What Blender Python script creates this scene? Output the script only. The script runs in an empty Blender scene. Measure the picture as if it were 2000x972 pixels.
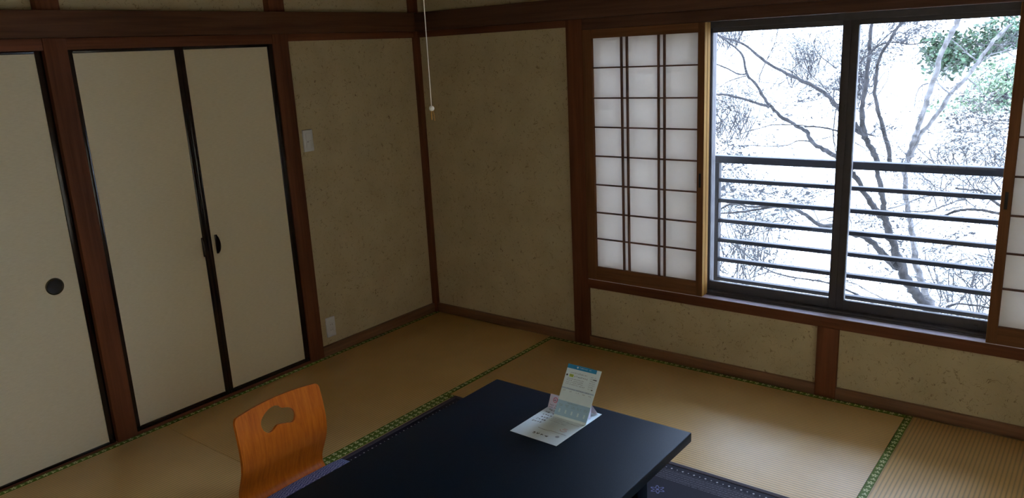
import bpy, bmesh, math, random
from math import sin, cos, pi, radians
from mathutils import Vector, Matrix, geometry
random.seed(7)
SC = bpy.context.scene
COL = SC.collection

# ------------------------------------------------------------------ camera, sky, exposure
CAM_POS = (3.4936, -3.5497, 1.6626)
R_ = Vector((0.789236, 0.612145, -0.048824)); U_ = Vector((-0.114181, 0.224402, 0.967784)); F_ = Vector((-0.603381, 0.758236, -0.247001))
cd = bpy.data.cameras.new('camera'); cam = bpy.data.objects.new('camera', cd); COL.objects.link(cam)
m = Matrix.Identity(4)
for i in range(3):
    m[i][0] = R_[i]; m[i][1] = U_[i]; m[i][2] = -F_[i]; m[i][3] = CAM_POS[i]
cam.matrix_world = m
cd.sensor_fit = 'HORIZONTAL'; cd.sensor_width = 36.0; cd.lens = 1523.14 * 36 / 2000; cd.clip_start = 0.02; cd.clip_end = 200
SC.camera = cam

SKY = 12.0                         # bright overcast-white daylight, a little bluer overhead
w = bpy.data.worlds.new('sky'); SC.world = w; w.use_nodes = True
nt = w.node_tree; nt.nodes.clear()
tc = nt.nodes.new('ShaderNodeTexCoord'); sx = nt.nodes.new('ShaderNodeSeparateXYZ'); rp = nt.nodes.new('ShaderNodeValToRGB')
bg = nt.nodes.new('ShaderNodeBackground'); wo = nt.nodes.new('ShaderNodeOutputWorld')
nt.links.new(tc.outputs['Generated'], sx.inputs[0]); nt.links.new(sx.outputs['Z'], rp.inputs[0])
rp.color_ramp.elements[0].position = 0.0; rp.color_ramp.elements[0].color = (0.80, 0.88, 1.16, 1)
rp.color_ramp.elements[1].position = 0.55; rp.color_ramp.elements[1].color = (0.62, 0.78, 1.10, 1)
nt.links.new(rp.outputs[0], bg.inputs['Color']); bg.inputs['Strength'].default_value = SKY
nt.links.new(bg.outputs[0], wo.inputs[0])

SC.view_settings.view_transform = 'Standard'; SC.view_settings.look = 'None'
SC.view_settings.gamma = 1.0; SC.view_settings.exposure = 0.17; SC.view_settings.use_curve_mapping = False
try:
    SC.cycles.max_bounces = 14; SC.cycles.diffuse_bounces = 8; SC.cycles.glossy_bounces = 5
    SC.cycles.transparent_max_bounces = 16; SC.cycles.transmission_bounces = 8
    SC.cycles.sample_clamp_indirect = 12.0; SC.cycles.use_denoising = True
except Exception:
    pass

# ------------------------------------------------------------------ node helper
class NB:
    def __init__(s, name, rough=0.5, spec=0.4):
        s.m = bpy.data.materials.new(name); s.m.use_nodes = True; s.t = s.m.node_tree; s.t.nodes.clear()
        s.out = s.t.nodes.new('ShaderNodeOutputMaterial'); s.b = s.t.nodes.new('ShaderNodeBsdfPrincipled')
        s.t.links.new(s.b.outputs[0], s.out.inputs[0])
        s.b.inputs['Roughness'].default_value = rough; s.b.inputs['Specular IOR Level'].default_value = spec
    def n(s, kind, **kw):
        x = s.t.nodes.new('ShaderNode' + kind)
        for k, v in kw.items(): setattr(x, k, v)
        return x
    def put(s, sock, v):
        if isinstance(v, bpy.types.NodeSocket): s.t.links.new(v, sock)
        elif v is not None: sock.default_value = v
    def math(s, op, a, b=None, c=None, clamp=False):
        x = s.n('Math', operation=op, use_clamp=clamp); s.put(x.inputs[0], a)
        if b is not None: s.put(x.inputs[1], b)
        if c is not None: s.put(x.inputs[2], c)
        return x.outputs[0]
    def obj(s): return s.n('TexCoord').outputs['Object']
    def uv(s): return s.n('TexCoord').outputs['UV']
    def sep(s, v):
        x = s.n('SeparateXYZ'); s.put(x.inputs[0], v); return x.outputs
    def comb(s, a, b, c=0.0):
        x = s.n('CombineXYZ'); s.put(x.inputs[0], a); s.put(x.inputs[1], b); s.put(x.inputs[2], c); return x.outputs[0]
    def map(s, v, sc=(1, 1, 1), loc=(0, 0, 0), rot=(0, 0, 0)):
        x = s.n('Mapping'); s.put(x.inputs[0], v); x.inputs['Scale'].default_value = sc; x.inputs['Location'].default_value = loc; x.inputs['Rotation'].default_value = rot
        return x.outputs[0]
    def noise(s, v, scale, detail=3.0, rough=0.5, dist=0.0):
        x = s.n('TexNoise'); s.put(x.inputs['Vector'], v); x.inputs['Scale'].default_value = scale; x.inputs['Detail'].default_value = detail
        x.inputs['Roughness'].default_value = rough; x.inputs['Distortion'].default_value = dist
        return x.outputs['Fac']
    def ramp(s, f, stops):
        x = s.n('ValToRGB'); s.put(x.inputs[0], f); e = x.color_ramp.elements
        while len(e) < len(stops): e.new(0.5)
        for q, (p, c) in zip(e, stops): q.position = p; q.color = (*c, 1) if len(c) == 3 else c
        return x.outputs[0]
    def mix(s, f, a, b, mode='MIX'):
        x = s.n('Mix', data_type='RGBA', blend_type=mode); s.put(x.inputs[0], f)
        s.put(x.inputs[6], (*a, 1) if isinstance(a, tuple) else a); s.put(x.inputs[7], (*b, 1) if isinstance(b, tuple) else b)
        return x.outputs[2]
    def color(s, v): s.put(s.b.inputs['Base Color'], (*v, 1) if isinstance(v, tuple) else v); return s
    def bump(s, h, strength=0.3, dist=0.002):
        x = s.n('Bump'); x.inputs['Strength'].default_value = strength; x.inputs['Distance'].default_value = dist
        s.put(x.inputs['Height'], h); s.t.links.new(x.outputs[0], s.b.inputs['Normal']); return s

def plain(name, c, rough=0.5, spec=0.4, metal=0.0, var=0.12, scale=30):
    n = NB(name, rough, spec); f = n.noise(n.obj(), scale, 3)
    n.color(n.ramp(f, [(0.3, tuple(v * (1 - var) for v in c)), (0.7, tuple(min(1, v * (1 + var)) for v in c))]))
    n.b.inputs['Metallic'].default_value = metal
    return n.m

def wood(name, c, axis, rough=0.45, spec=0.4, contrast=0.45, freq=55):
    n = NB(name, rough, spec); sc = [freq, freq, freq]; sc[axis] = 2.2
    v = n.map(n.obj(), tuple(sc)); f = n.noise(v, 1.0, 5, 0.6, 0.4)
    sc2 = [9, 9, 9]; sc2[axis] = 1.0
    g = n.noise(n.map(n.obj(), tuple(sc2)), 1.0, 2)
    h = n.math('MULTIPLY_ADD', g, 0.5, n.math('MULTIPLY', f, 0.5))
    n.color(n.ramp(h, [(0.32, tuple(v * (1 - contrast) for v in c)), (0.5, c), (0.68, tuple(min(1, v * (1 + contrast)) for v in c))]))
    n.bump(f, 0.15, 0.001)
    return n.m

M = {}
POST = (0.150, 0.052, 0.024)
for k, a in (('x', 0), ('y', 1), ('z', 2)):
    M['post_' + k] = wood('stained_post_wood_' + k, POST, a, 0.62, 0.16)
    M['base_' + k] = wood('base_board_wood_' + k, (0.20, 0.10, 0.052), a)
    M['shoji_' + k] = wood('shoji_frame_wood_' + k, (0.17, 0.075, 0.034), a, 0.7, 0.1)
    M['lat_' + k] = wood('lattice_wood_' + k, (0.14, 0.06, 0.035), a, 0.4)
M['beam_x'] = wood('beam_wood_x', (0.105, 0.050, 0.032), 0, 0.62, 0.16)
M['beam_y'] = wood('beam_wood_y', (0.125, 0.055, 0.029), 1, 0.62, 0.16)
M['edge'] = wood('pale_shoji_edge_wood', (0.52, 0.29, 0.085), 2, 0.75, 0.08, 0.25)
M['lacquer'] = plain('black_brown_lacquer', (0.010, 0.004, 0.003), 0.16, 0.5)
M['ceil'] = wood('ceiling_board_wood', (0.26, 0.17, 0.10), 0, 0.6)

n = NB('straw_fibre_wall', 0.9, 0.15); v = n.obj()
g = n.noise(v, 6, 3); big = n.noise(v, 1.3, 2)
base = n.ramp(g, [(0.3, (0.495, 0.41, 0.245)), (0.7, (0.575, 0.485, 0.30))])
def fibres(n, v, scale, thr, wdt, seed):
    a = n.noise(n.map(v, loc=(seed, seed * 2, 3)), scale, 1.0, 0.5, 1.2)
    line = n.math('LESS_THAN', n.math('ABSOLUTE', n.math('SUBTRACT', a, 0.5)), wdt)
    b = n.math('GREATER_THAN', n.noise(n.map(v, loc=(9, seed, 1)), scale * 1.7, 1.0), thr)
    return n.math('MULTIPLY', line, b)
f1 = fibres(n, v, 26, 0.52, 0.012, 2.0); f2 = fibres(n, v, 40, 0.54, 0.014, 6.0); f3 = fibres(n, v, 22, 0.635, 0.012, 11.0)
c1 = n.mix(n.math('MULTIPLY', f1, 0.55), base, (0.20, 0.13, 0.06)); c2 = n.mix(n.math('MULTIPLY', f2, 0.45), c1, (0.62, 0.50, 0.28))
c3 = n.mix(n.math('MULTIPLY', f3, 0.6), c2, (0.12, 0.055, 0.03))
n.color(c3); n.bump(n.noise(v, 160, 3), 0.25, 0.0015); M['wall'] = n.m

n = NB('cream_fusuma_paper', 0.85, 0.2); v = n.obj(); f = n.noise(n.map(v, (1, 5, 60)), 8, 3)
n.color(n.ramp(f, [(0.3, (0.70, 0.62, 0.43)), (0.7, (0.77, 0.69, 0.50))])); n.bump(n.noise(v, 300, 2), 0.1, 0.0006); M['fusuma'] = n.m

n = NB('woven_rush_mat', 0.40, 0.45); n.b.inputs['Coat Weight'].default_value = 0.35; n.b.inputs['Coat Roughness'].default_value = 0.38; n.b.inputs['Coat IOR'].default_value = 1.6; uv = n.uv(); s = n.sep(uv)
rib = n.math('ABSOLUTE', n.math('SINE', n.math('MULTIPLY', s[1], pi / 0.0155)))
rib = n.math('POWER', rib, 0.42)
fine = n.noise(n.map(uv, (700, 18, 1)), 1.0, 2); blot = n.noise(n.map(n.obj(), (1, 1, 1)), 5, 3)
hue = n.ramp(blot, [(0.3, (0.80, 0.51, 0.18)), (0.7, (0.88, 0.58, 0.22))])
cc = n.mix(n.math('MULTIPLY', n.math('SUBTRACT', 1.0, rib), 0.8), hue, (0.20, 0.13, 0.055))
cc = n.mix(n.math('MULTIPLY', fine, 0.16), cc, (0.36, 0.26, 0.11))
n.color(cc); n.bump(n.math('ADD', rib, n.math('MULTIPLY', fine, 0.3)), 0.6, 0.0012); M['tatami'] = n.m

# green brocade edging: uv.x runs along in metres, uv.y is -1..1 across
n = NB('green_brocade_edging', 0.6, 0.3); s = n.sep(n.uv())
def star(n, u, v, cu, cv, r, k, inner=0.45):
    du = n.math('SUBTRACT', u, cu); dv = n.math('SUBTRACT', v, cv)
    rr = n.math('SQRT', n.math('ADD', n.math('MULTIPLY', du, du), n.math('MULTIPLY', dv, dv)))
    th = n.math('ARCTAN2', dv, du)
    lim = n.math('MULTIPLY_ADD', n.math('COSINE', n.math('MULTIPLY', th, float(k))), r * (1 - inner) / 2, r * (1 + inner) / 2)
    return n.math('LESS_THAN', rr, lim)
u = n.math('MODULO', n.math('ADD', s[0], 100.0), 0.062); vv = n.math('MULTIPLY', s[1], 0.015)
A = star(n, u, vv, 0.0155, 0.0, 0.0132, 5); Bq = star(n, u, vv, 0.0465, 0.0025, 0.0105, 3, 0.25)
hole = star(n, u, vv, 0.0155, 0.0, 0.0028, 1, 1.0)
msk = n.math('MULTIPLY', n.math('MAXIMUM', A, Bq), n.math('SUBTRACT', 1.0, hole))
weave = n.noise(n.map(n.uv(), (900, 40, 1)), 1.0, 1)
n.color(n.mix(n.math('MULTIPLY', msk, 0.9), n.ramp(weave, [(0.3, (0.075, 0.135, 0.009)), (0.7, (0.135, 0.225, 0.016))]), (0.80, 0.82, 0.45)))
n.bump(weave, 0.2, 0.0005); M['heri'] = n.m

# navy flat-woven rug: uv.x along the nearest edge, uv.y metres in from it
n = NB('navy_woven_rug', 0.75, 0.25); o = n.sep(n.uv()); e = o[1]; al = o[0]
def band(n, x, a, b): return n.math('MULTIPLY', n.math('GREATER_THAN', x, a), n.math('LESS_THAN', x, b))
al2 = n.math('ADD', al, 50.0)
du = n.math('SUBTRACT', n.math('MODULO', al2, 0.024), 0.012); dv = n.math('SUBTRACT', e, 0.046)
alt = n.math('MULTIPLY_ADD', n.math('GREATER_THAN', n.math('MODULO', al2, 0.048), 0.024), 0.0018, 0.0030)
dots = n.math('LESS_THAN', n.math('ADD', n.math('ABSOLUTE', du), n.math('ABSOLUTE', dv)), alt)
zig = n.math('ABSOLUTE', n.math('SUBTRACT', n.math('MODULO', n.math('ADD', al2, n.math('MULTIPLY', e, 1.2)), 0.013), 0.0065))
chev = n.math('MULTIPLY', n.math('LESS_THAN', zig, 0.0017), band(n, e, 0.062, 0.125))
l1 = n.math('MULTIPLY', n.math('LESS_THAN', n.math('MODULO', e, 0.014), 0.004), band(n, e, 0.058, 0.135))
ln = n.math('MULTIPLY', l1, n.math('GREATER_THAN', n.noise(n.map(n.uv(), (140, 140, 1)), 1.0, 1), 0.45))
thr = n.noise(n.map(n.uv(), (500, 500, 1)), 1.0, 2)
c0 = n.ramp(thr, [(0.3, (0.006, 0.006, 0.014)), (0.7, (0.022, 0.021, 0.040))])
c1 = n.mix(n.math('MULTIPLY', n.math('MAXIMUM', chev, ln), 0.7), c0, (0.15, 0.14, 0.18))
c2 = n.mix(dots, c1, (0.55, 0.52, 0.56))
U2 = n.sep(n.obj())
fl = None
px = n.math('ADD', U2[0], -2.236); py = n.math('ADD', U2[1], 1.150)
rr = n.math('SQRT', n.math('ADD', n.math('MULTIPLY', px, px), n.math('MULTIPLY', py, py)))
th = n.math('ARCTAN2', py, px)
pet = n.math('MULTIPLY', n.math('LESS_THAN', n.math('ABSOLUTE', n.math('SUBTRACT', rr, n.math('MULTIPLY_ADD', n.math('COSINE', n.math('MULTIPLY', th, 6.0)), 0.007, 0.019))), 0.0032), 1.0)
pet = n.math('MAXIMUM', pet, n.math('LESS_THAN', rr, 0.006))
c3 = n.mix(n.math('MULTIPLY', pet, 0.9), c2, (0.17, 0.17, 0.36))
n.color(c3); n.bump(thr, 0.4, 0.001); M['rug'] = n.m
M['hem'] = plain('grey_rug_hem', (0.085, 0.07, 0.085), 0.8, 0.2, 0, 0.2, 300)

n = NB('black_table_laminate', 0.46, 0.13); f = n.noise(n.obj(), 260, 2)
n.color(n.ramp(f, [(0.3, (0.005, 0.009, 0.016)), (0.7, (0.009, 0.015, 0.026))])); n.b.inputs['Specular Tint'].default_value = (0.55, 0.72, 1.0, 1); n.bump(f, 0.12, 0.0004); M['table'] = n.m

n = NB('orange_bentwood_veneer', 0.35, 0.3); v = n.map(n.obj(), (14, 85, 9)); f = n.noise(v, 1.0, 5, 0.65, 0.6)
n.color(n.ramp(f, [(0.3, (0.46, 0.10, 0.007)), (0.5, (0.58, 0.14, 0.010)), (0.72, (0.68, 0.19, 0.016))])); M['chair'] = n.m

n = NB('blue_wave_cushion_cloth', 0.9, 0.1); v = n.uv(); s = n.sep(v)
wob = n.math('ADD', s[0], n.math('MULTIPLY', n.noise(v, 20, 2), 0.02))
rw = n.math('SINE', n.math('ADD', n.math('MULTIPLY', wob, 420.0), n.math('MULTIPLY', n.math('SINE', n.math('MULTIPLY', s[1], 260.0)), 1.6)))
sp = n.noise(n.map(v, (260, 260, 1)), 1.0, 2)
ln = n.math('MULTIPLY', n.math('GREATER_THAN', rw, 0.35), n.math('GREATER_THAN', sp, 0.45))
n.color(n.mix(ln, n.ramp(sp, [(0.3, (0.075, 0.10, 0.25)), (0.7, (0.14, 0.18, 0.40))]), (0.46, 0.52, 0.74))); n.bump(sp, 0.3, 0.0008); M['cushion'] = n.m

M['white_plastic'] = plain('white_plastic', (0.70, 0.71, 0.72), 0.35, 0.5, 0, 0.03)
M['dark_slot'] = plain('dark_slot', (0.03, 0.03, 0.03), 0.5)
M['alu'] = plain('bronze_aluminium', (0.075, 0.068, 0.072), 0.5, 0.3, 0.1, 0.08)
M['alu_light'] = plain('pale_aluminium_track', (0.74, 0.68, 0.84), 0.4, 0.5, 0.0, 0.06)
M['rail'] = plain('painted_rail_metal', (0.020, 0.018, 0.023), 0.55, 0.3, 0.0, 0.1)
M['pull_metal'] = plain('dark_pull_metal', (0.014, 0.013, 0.012), 0.45, 0.4, 0.2)
M['brass'] = plain('worn_brass_ring', (0.06, 0.045, 0.022), 0.4, 0.5, 0.6)
M['paper_white'] = plain('coated_white_paper', (0.80, 0.93, 1.0), 0.4, 0.4, 0, 0.02)
M['paper_tint'] = plain('pale_blue_print', (0.42, 0.64, 0.82), 0.4, 0.4, 0, 0.02)
M['paper_grey'] = plain('pale_grey_print', (0.50, 0.65, 0.80), 0.4, 0.4, 0, 0.02)
M['pink'] = plain('pale_pink_print', (0.72, 0.64, 0.72), 0.4, 0.4, 0, 0.02)
M['blue'] = plain('blue_print', (0.03, 0.31, 0.62), 0.35, 0.4, 0, 0.02)
M['ink'] = plain('dark_ink', (0.05, 0.055, 0.065), 0.5)
M['ink_mid'] = plain('grey_ink', (0.25, 0.30, 0.36), 0.5)
M['red'] = plain('red_ink', (0.55, 0.06, 0.10), 0.5)
M['lime'] = plain('yellow_green_print', (0.55, 0.70, 0.05), 0.5)
M['cord'] = plain('white_cord', (0.75, 0.74, 0.72), 0.5)

def bark(name, c, sc=14):
    n = NB(name, 0.85, 0.2); f = n.noise(n.obj(), sc, 4)
    n.color(n.ramp(f, [(0.35, tuple(v * 0.55 for v in c)), (0.65, tuple(min(1, v * 1.5) for v in c))])); n.bump(f, 0.5, 0.01)
    return n.m
M['bark'] = bark('grey_bark', (0.026, 0.025, 0.027))
M['bark_pale'] = bark('pale_bark', (0.11, 0.107, 0.112))
M['twig'] = bark('twig_bark', (0.045, 0.043, 0.045))
def leafm(name, a, b):
    n = NB(name, 0.5, 0.3); f = n.noise(n.obj(), 9, 2)
    n.color(n.ramp(f, [(0.35, a), (0.62, b)])); return n.m
M['leaf_dark'] = leafm('dark_evergreen_leaf', (0.004, 0.012, 0.007), (0.05, 0.10, 0.05))
M['leaf_pale'] = leafm('pale_evergreen_leaf', (0.02, 0.05, 0.025), (0.24, 0.34, 0.20))
M['litter'] = leafm('grey_dry_leaf', (0.05, 0.05, 0.05), (0.22, 0.22, 0.20))

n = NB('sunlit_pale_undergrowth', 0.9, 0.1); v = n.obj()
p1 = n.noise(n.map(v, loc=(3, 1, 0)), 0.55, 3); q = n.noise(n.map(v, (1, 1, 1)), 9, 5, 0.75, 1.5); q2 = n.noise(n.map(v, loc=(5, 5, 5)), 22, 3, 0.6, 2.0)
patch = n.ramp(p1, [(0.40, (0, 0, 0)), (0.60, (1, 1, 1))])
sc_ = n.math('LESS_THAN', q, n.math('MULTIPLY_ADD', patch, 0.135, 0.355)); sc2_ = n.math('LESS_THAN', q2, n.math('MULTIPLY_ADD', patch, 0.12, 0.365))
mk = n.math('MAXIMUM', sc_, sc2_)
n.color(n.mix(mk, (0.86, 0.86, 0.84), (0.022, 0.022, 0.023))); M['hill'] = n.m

# window glass: clear with a fresnel gloss
m_ = bpy.data.materials.new('clear_window_glass'); m_.use_nodes = True; t = m_.node_tree; t.nodes.clear()
o_ = t.nodes.new('ShaderNodeOutputMaterial'); a = t.nodes.new('ShaderNodeBsdfTransparent'); g = t.nodes.new('ShaderNodeBsdfGlossy')
x = t.nodes.new('ShaderNodeMixShader'); fr = t.nodes.new('ShaderNodeFresnel'); nz = t.nodes.new('ShaderNodeTexNoise'); nz.inputs['Scale'].default_value = 2
rr_ = t.nodes.new('ShaderNodeMapRange'); t.links.new(nz.outputs[0], rr_.inputs[0]); rr_.inputs[3].default_value = 0.0; rr_.inputs[4].default_value = 0.02
t.links.new(rr_.outputs[0], g.inputs['Roughness']); fr.inputs[0].default_value = 1.3; a.inputs[0].default_value = (0.96, 0.975, 0.97, 1)
t.links.new(fr.outputs[0], x.inputs[0]); t.links.new(a.outputs[0], x.inputs[1]); t.links.new(g.outputs[0], x.inputs[2]); t.links.new(x.outputs[0], o_.inputs[0])
M['glass'] = m_

# shoji paper: thin, lets daylight through
def shoji_paper(name, tr):
    m_ = bpy.data.materials.new(name); m_.use_nodes = True; t = m_.node_tree; t.nodes.clear()
    o_ = t.nodes.new('ShaderNodeOutputMaterial'); d = t.nodes.new('ShaderNodeBsdfDiffuse'); tl = t.nodes.new('ShaderNodeBsdfTranslucent'); x = t.nodes.new('ShaderNodeAddShader')
    tcn = t.nodes.new('ShaderNodeTexCoord'); nz = t.nodes.new('ShaderNodeTexNoise'); nz.inputs['Scale'].default_value = 40; nz.inputs['Detail'].default_value = 4
    t.links.new(tcn.outputs['Object'], nz.inputs['Vector']); rp = t.nodes.new('ShaderNodeValToRGB'); t.links.new(nz.outputs['Fac'], rp.inputs[0])
    rp.color_ramp.elements[0].color = (*[c * 0.93 for c in tr], 1); rp.color_ramp.elements[1].color = (*tr, 1)
    t.links.new(rp.outputs[0], tl.inputs[0]); d.inputs[0].default_value = (0.46, 0.45, 0.42, 1)
    t.links.new(d.outputs[0], x.inputs[0]); t.links.new(tl.outputs[0], x.inputs[1]); t.links.new(x.outputs[0], o_.inputs[0])
    return m_
M['shoji_paper'] = shoji_paper('shoji_paper', (0.49, 0.475, 0.465))
M['fill_paper'] = shoji_paper('warm_fill_paper', (0.355, 0.335, 0.275))  # tinted paper for the two added fill windows, sets their light

# ------------------------------------------------------------------ mesh helpers
def box(bm, x0, x1, y0, y1, z0, z1, bev=0.0, seg=2):
    b = bmesh.new(); bmesh.ops.create_cube(b, size=1.0)
    for v in b.verts:
        v.co = Vector(((x0 + x1) / 2 + v.co.x * (x1 - x0), (y0 + y1) / 2 + v.co.y * (y1 - y0), (z0 + z1) / 2 + v.co.z * (z1 - z0)))
    if bev > 0: bmesh.ops.bevel(b, geom=list(b.edges), offset=bev, segments=seg, profile=0.5, affect='EDGES')
    merge(bm, b); return bm
def merge(bm, b):
    me = bpy.data.meshes.new('tmp'); b.to_mesh(me); b.free(); bm.from_mesh(me); bpy.data.meshes.remove(me)
def link(name, bm, mat, parent=None, smooth=35, origin=None):
    me = bpy.data.meshes.new(name); bmesh.ops.recalc_face_normals(bm, faces=list(bm.faces)); bm.to_mesh(me); bm.free()
    if mat: me.materials.append(mat)
    if smooth:
        for p in me.polygons: p.use_smooth = True
        me.set_sharp_from_angle(angle=radians(smooth))
    o = bpy.data.objects.new(name, me); COL.objects.link(o)
    if parent is not None: o.parent = parent
    return o
def B(name, mat, boxes, parent=None, bev=0.0015, kind=None):
    bm = bmesh.new()
    for b in boxes: box(bm, *b, bev)
    o = link(name, bm, mat, parent)
    if kind: o['kind'] = kind
    return o
def empty(name, label=None, cat=None, group=None, kind=None):
    o = bpy.data.objects.new(name, None); o.empty_display_size = 0.05; COL.objects.link(o)
    return tag(o, label, cat, group, kind)
def tag(o, label=None, cat=None, group=None, kind=None):
    if label: o['label'] = label
    if cat: o['category'] = cat
    if group: o['group'] = group
    if kind: o['kind'] = kind
    return o
def frame_axes(d):
    d = d.normalized(); a = Vector((0, 0, 1)) if abs(d.z) < 0.9 else Vector((1, 0, 0))
    x = d.cross(a).normalized(); return x, d.cross(x).normalized()
def tube(bm, pts, rad, sides=6, cap=True):
    pts = [Vector(p) for p in pts]; n = len(pts)
    if not hasattr(rad, '__len__'): rad = [rad] * n
    rings = []; x = None
    for i, p in enumerate(pts):
        d = (pts[min(i + 1, n - 1)] - pts[max(i - 1, 0)]).normalized()
        if x is None: x, y = frame_axes(d)
        else:
            x = (x - d * x.dot(d)).normalized(); y = d.cross(x)
        rings.append([bm.verts.new(p + (x * cos(2 * pi * k / sides) + y * sin(2 * pi * k / sides)) * rad[i]) for k in range(sides)])
    for a, b in zip(rings, rings[1:]):
        for k in range(sides): bm.faces.new((a[k], a[(k + 1) % sides], b[(k + 1) % sides], b[k]))
    if cap: bm.faces.new(rings[0][::-1]); bm.faces.new(rings[-1])
def lathe(bm, prof, center, ax=2, seg=32):
    """prof: (radius, height) list revolved round an axis through center"""
    c = Vector(center); e = [Vector((1, 0, 0)), Vector((0, 1, 0)), Vector((0, 0, 1))]
    h = e[ax]; a = e[(ax + 1) % 3]; b = e[(ax + 2) % 3]; rings = []
    for r, z in prof:
        if r < 1e-6: rings.append([bm.verts.new(c + h * z)])
        else: rings.append([bm.verts.new(c + h * z + (a * cos(2 * pi * k / seg) + b * sin(2 * pi * k / seg)) * r) for k in range(seg)])
    for p, q in zip(rings, rings[1:]):
        for k in range(seg):
            k2 = (k + 1) % seg
            if len(p) == 1: bm.faces.new((p[0], q[k], q[k2]))
            elif len(q) == 1: bm.faces.new((p[k], p[k2], q[0]))
            else: bm.faces.new((p[k], p[k2], q[k2], q[k]))

# ================================================================== ROOM SHELL
RX, RY, CH = 3.94, -3.96, 2.42
B('floor', M['ceil'], [(-0.12, RX + 0.1, RY - 0.1, 0.16, -0.16, -0.055)], bev=0, kind='structure')
o = B('ceiling', M['ceil'], [(-0.12, RX + 0.1, RY - 0.1, 0.12, CH, CH + 0.08)], bev=0, kind='structure')
WL, WW = -0.022, 0.022
# left wall: plaster behind the posts (lower bay right of the closets, and the band above the rail)
B('wall_left', M['wall'], [(-0.12, WL, -0.945, 0.12, -0.05, 1.80), (-0.12, -0.044, RY - 0.1, 0.12, 1.80, CH),
                           (-0.12, -0.075, RY - 0.1, -0.94, -0.05, 1.80)], bev=0, kind='structure')
# window wall
B('wall_window', M['wall'], [(-0.044, 1.12, WW, 0.12, -0.05, CH), (1.12, 3.90, WW, 0.12, -0.05, 0.36), (1.12, 3.90, 0.03, 0.16, 1.775, CH),
                             (3.87, RX + 0.1, WW, 0.12, -0.05, CH)], bev=0, kind='structure')
B('wall_right', M['wall'], [(RX, RX + 0.1, RY - 0.1, -3.1, -0.05, CH), (RX, RX + 0.1, -0.85, 0.12, -0.05, CH), (RX, RX + 0.1, -3.1, -0.85, -0.05, 0.4), (RX, RX + 0.1, -3.1, -0.85, 1.76, CH)], bev=0, kind='structure')
w3 = empty('fill_window_right', kind='structure')     # paper window added in the right wall, out of view, as daylight fill
for k in range(3):
    ya = -3.1 + k * 0.75; xa, xb = RX + 0.03, RX + 0.06
    f_ = B('frame', M['shoji_y'], [(xa, xb, ya, ya + 0.04, 0.4, 1.76), (xa, xb, ya + 0.71, ya + 0.75, 0.4, 1.76), (xa, xb, ya + 0.04, ya + 0.71, 0.4, 0.46), (xa, xb, ya + 0.04, ya + 0.71, 1.71, 1.76)] +
           [(xa + 0.012, xa + 0.022, ya + 0.04, ya + 0.71, 0.46 + i * 0.156 - 0.004, 0.46 + i * 0.156 + 0.004) for i in range(1, 8)] + [(xa + 0.012, xa + 0.022, ya + 0.04 + i * 0.2233 - 0.005, ya + 0.04 + i * 0.2233 + 0.005, 0.46, 1.71) for i in (1, 2)], w3, 0)
    B('paper', M['fill_paper'], [(xa + 0.023, xa + 0.0235, ya + 0.035, ya + 0.715, 0.455, 1.715)], f_, 0)
B('wall_back', M['wall'], [(-0.12, 1.95, RY - 0.1, RY, -0.05, CH), (3.45, RX + 0.1, RY - 0.1, RY, -0.05, CH), (1.95, 3.45, RY - 0.1, RY, -0.05, 0.4), (1.95, 3.45, RY - 0.1, RY, 1.76, CH)], bev=0, kind='structure')
w2 = empty('fill_window_back', kind='structure')     # second added paper window, unseen behind the viewer, to brighten the room
for k in range(1, 3):
    xa = 1.2 + k * 0.75
    f_ = B('frame', M['shoji_x'], [(xa, xa + 0.04, RY - 0.06, RY - 0.03, 0.4, 1.76), (xa + 0.71, xa + 0.75, RY - 0.06, RY - 0.03, 0.4, 1.76), (xa + 0.04, xa + 0.71, RY - 0.06, RY - 0.03, 0.4, 0.46), (xa + 0.04, xa + 0.71, RY - 0.06, RY - 0.03, 1.71, 1.76)] +
           [(xa + 0.04, xa + 0.71, RY - 0.052, RY - 0.042, 0.46 + i * 0.156 - 0.004, 0.46 + i * 0.156 + 0.004) for i in range(1, 8)] + [(xa + 0.04 + i * 0.2233 - 0.005, xa + 0.04 + i * 0.2233 + 0.005, RY - 0.052, RY - 0.042, 0.46, 1.71) for i in (1, 2)], w2, 0)
    B('paper', M['fill_paper'], [(xa + 0.035, xa + 0.715, RY - 0.0535, RY - 0.053, 0.455, 1.715)], f_, 0)

T = 0
def trim(mat, boxes, bev=0.0025):
    global T
    T += 1
    return B('trim_%d' % T, M[mat], boxes, bev=bev, kind='structure')
trim('post_z', [(-0.075, 0.0, -2.135, -2.043, 0.0, CH)])            # posts
trim('post_z', [(-0.075, 0.0, -1.036, -0.941, 0.0, CH)])
trim('post_z', [(-0.045, 0.012, -0.012, 0.045, 0.0, CH)], 0.001)
trim('post_z', [(1.1025, 1.2035, 0.0, 0.11, 0.0, CH)])
trim('post_z', [(2.4635, 2.559, 0.0, 0.06, 0.0, 0.345)])
trim('post_z', [(3.8185, 3.92, 0.0, 0.11, 0.0, CH)])
trim('beam_y', [(-0.05, 0.030, RY, 0.0, 1.800, 1.909)], 0.004)      # rail round the room (nageshi)
trim('beam_x', [(-0.05, RX, -0.030, 0.05, 1.800, 1.907)], 0.004)
trim('post_y', [(-0.06, -0.003, RY, -2.135, 1.752, 1.80)])          # head tracks
trim('post_y', [(-0.06, -0.003, -2.043, -1.036, 1.752, 1.80)])
trim('post_y', [(-0.06, -0.004, -0.941, 0.0, 1.763, 1.80)])
trim('post_x', [(0.0, 1.1025, 0.004, 0.06, 1.763, 1.80)])
trim('beam_x', [(1.2035, 3.8185, 0.0, 0.085, 1.745, 1.80)])
trim('base_y', [(-0.05, 0.0, -0.941, 0.0, 0.0, 0.057)])             # base boards
trim('base_x', [(0.0, 1.1025, 0.0, 0.05, 0.0, 0.055)])
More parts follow.
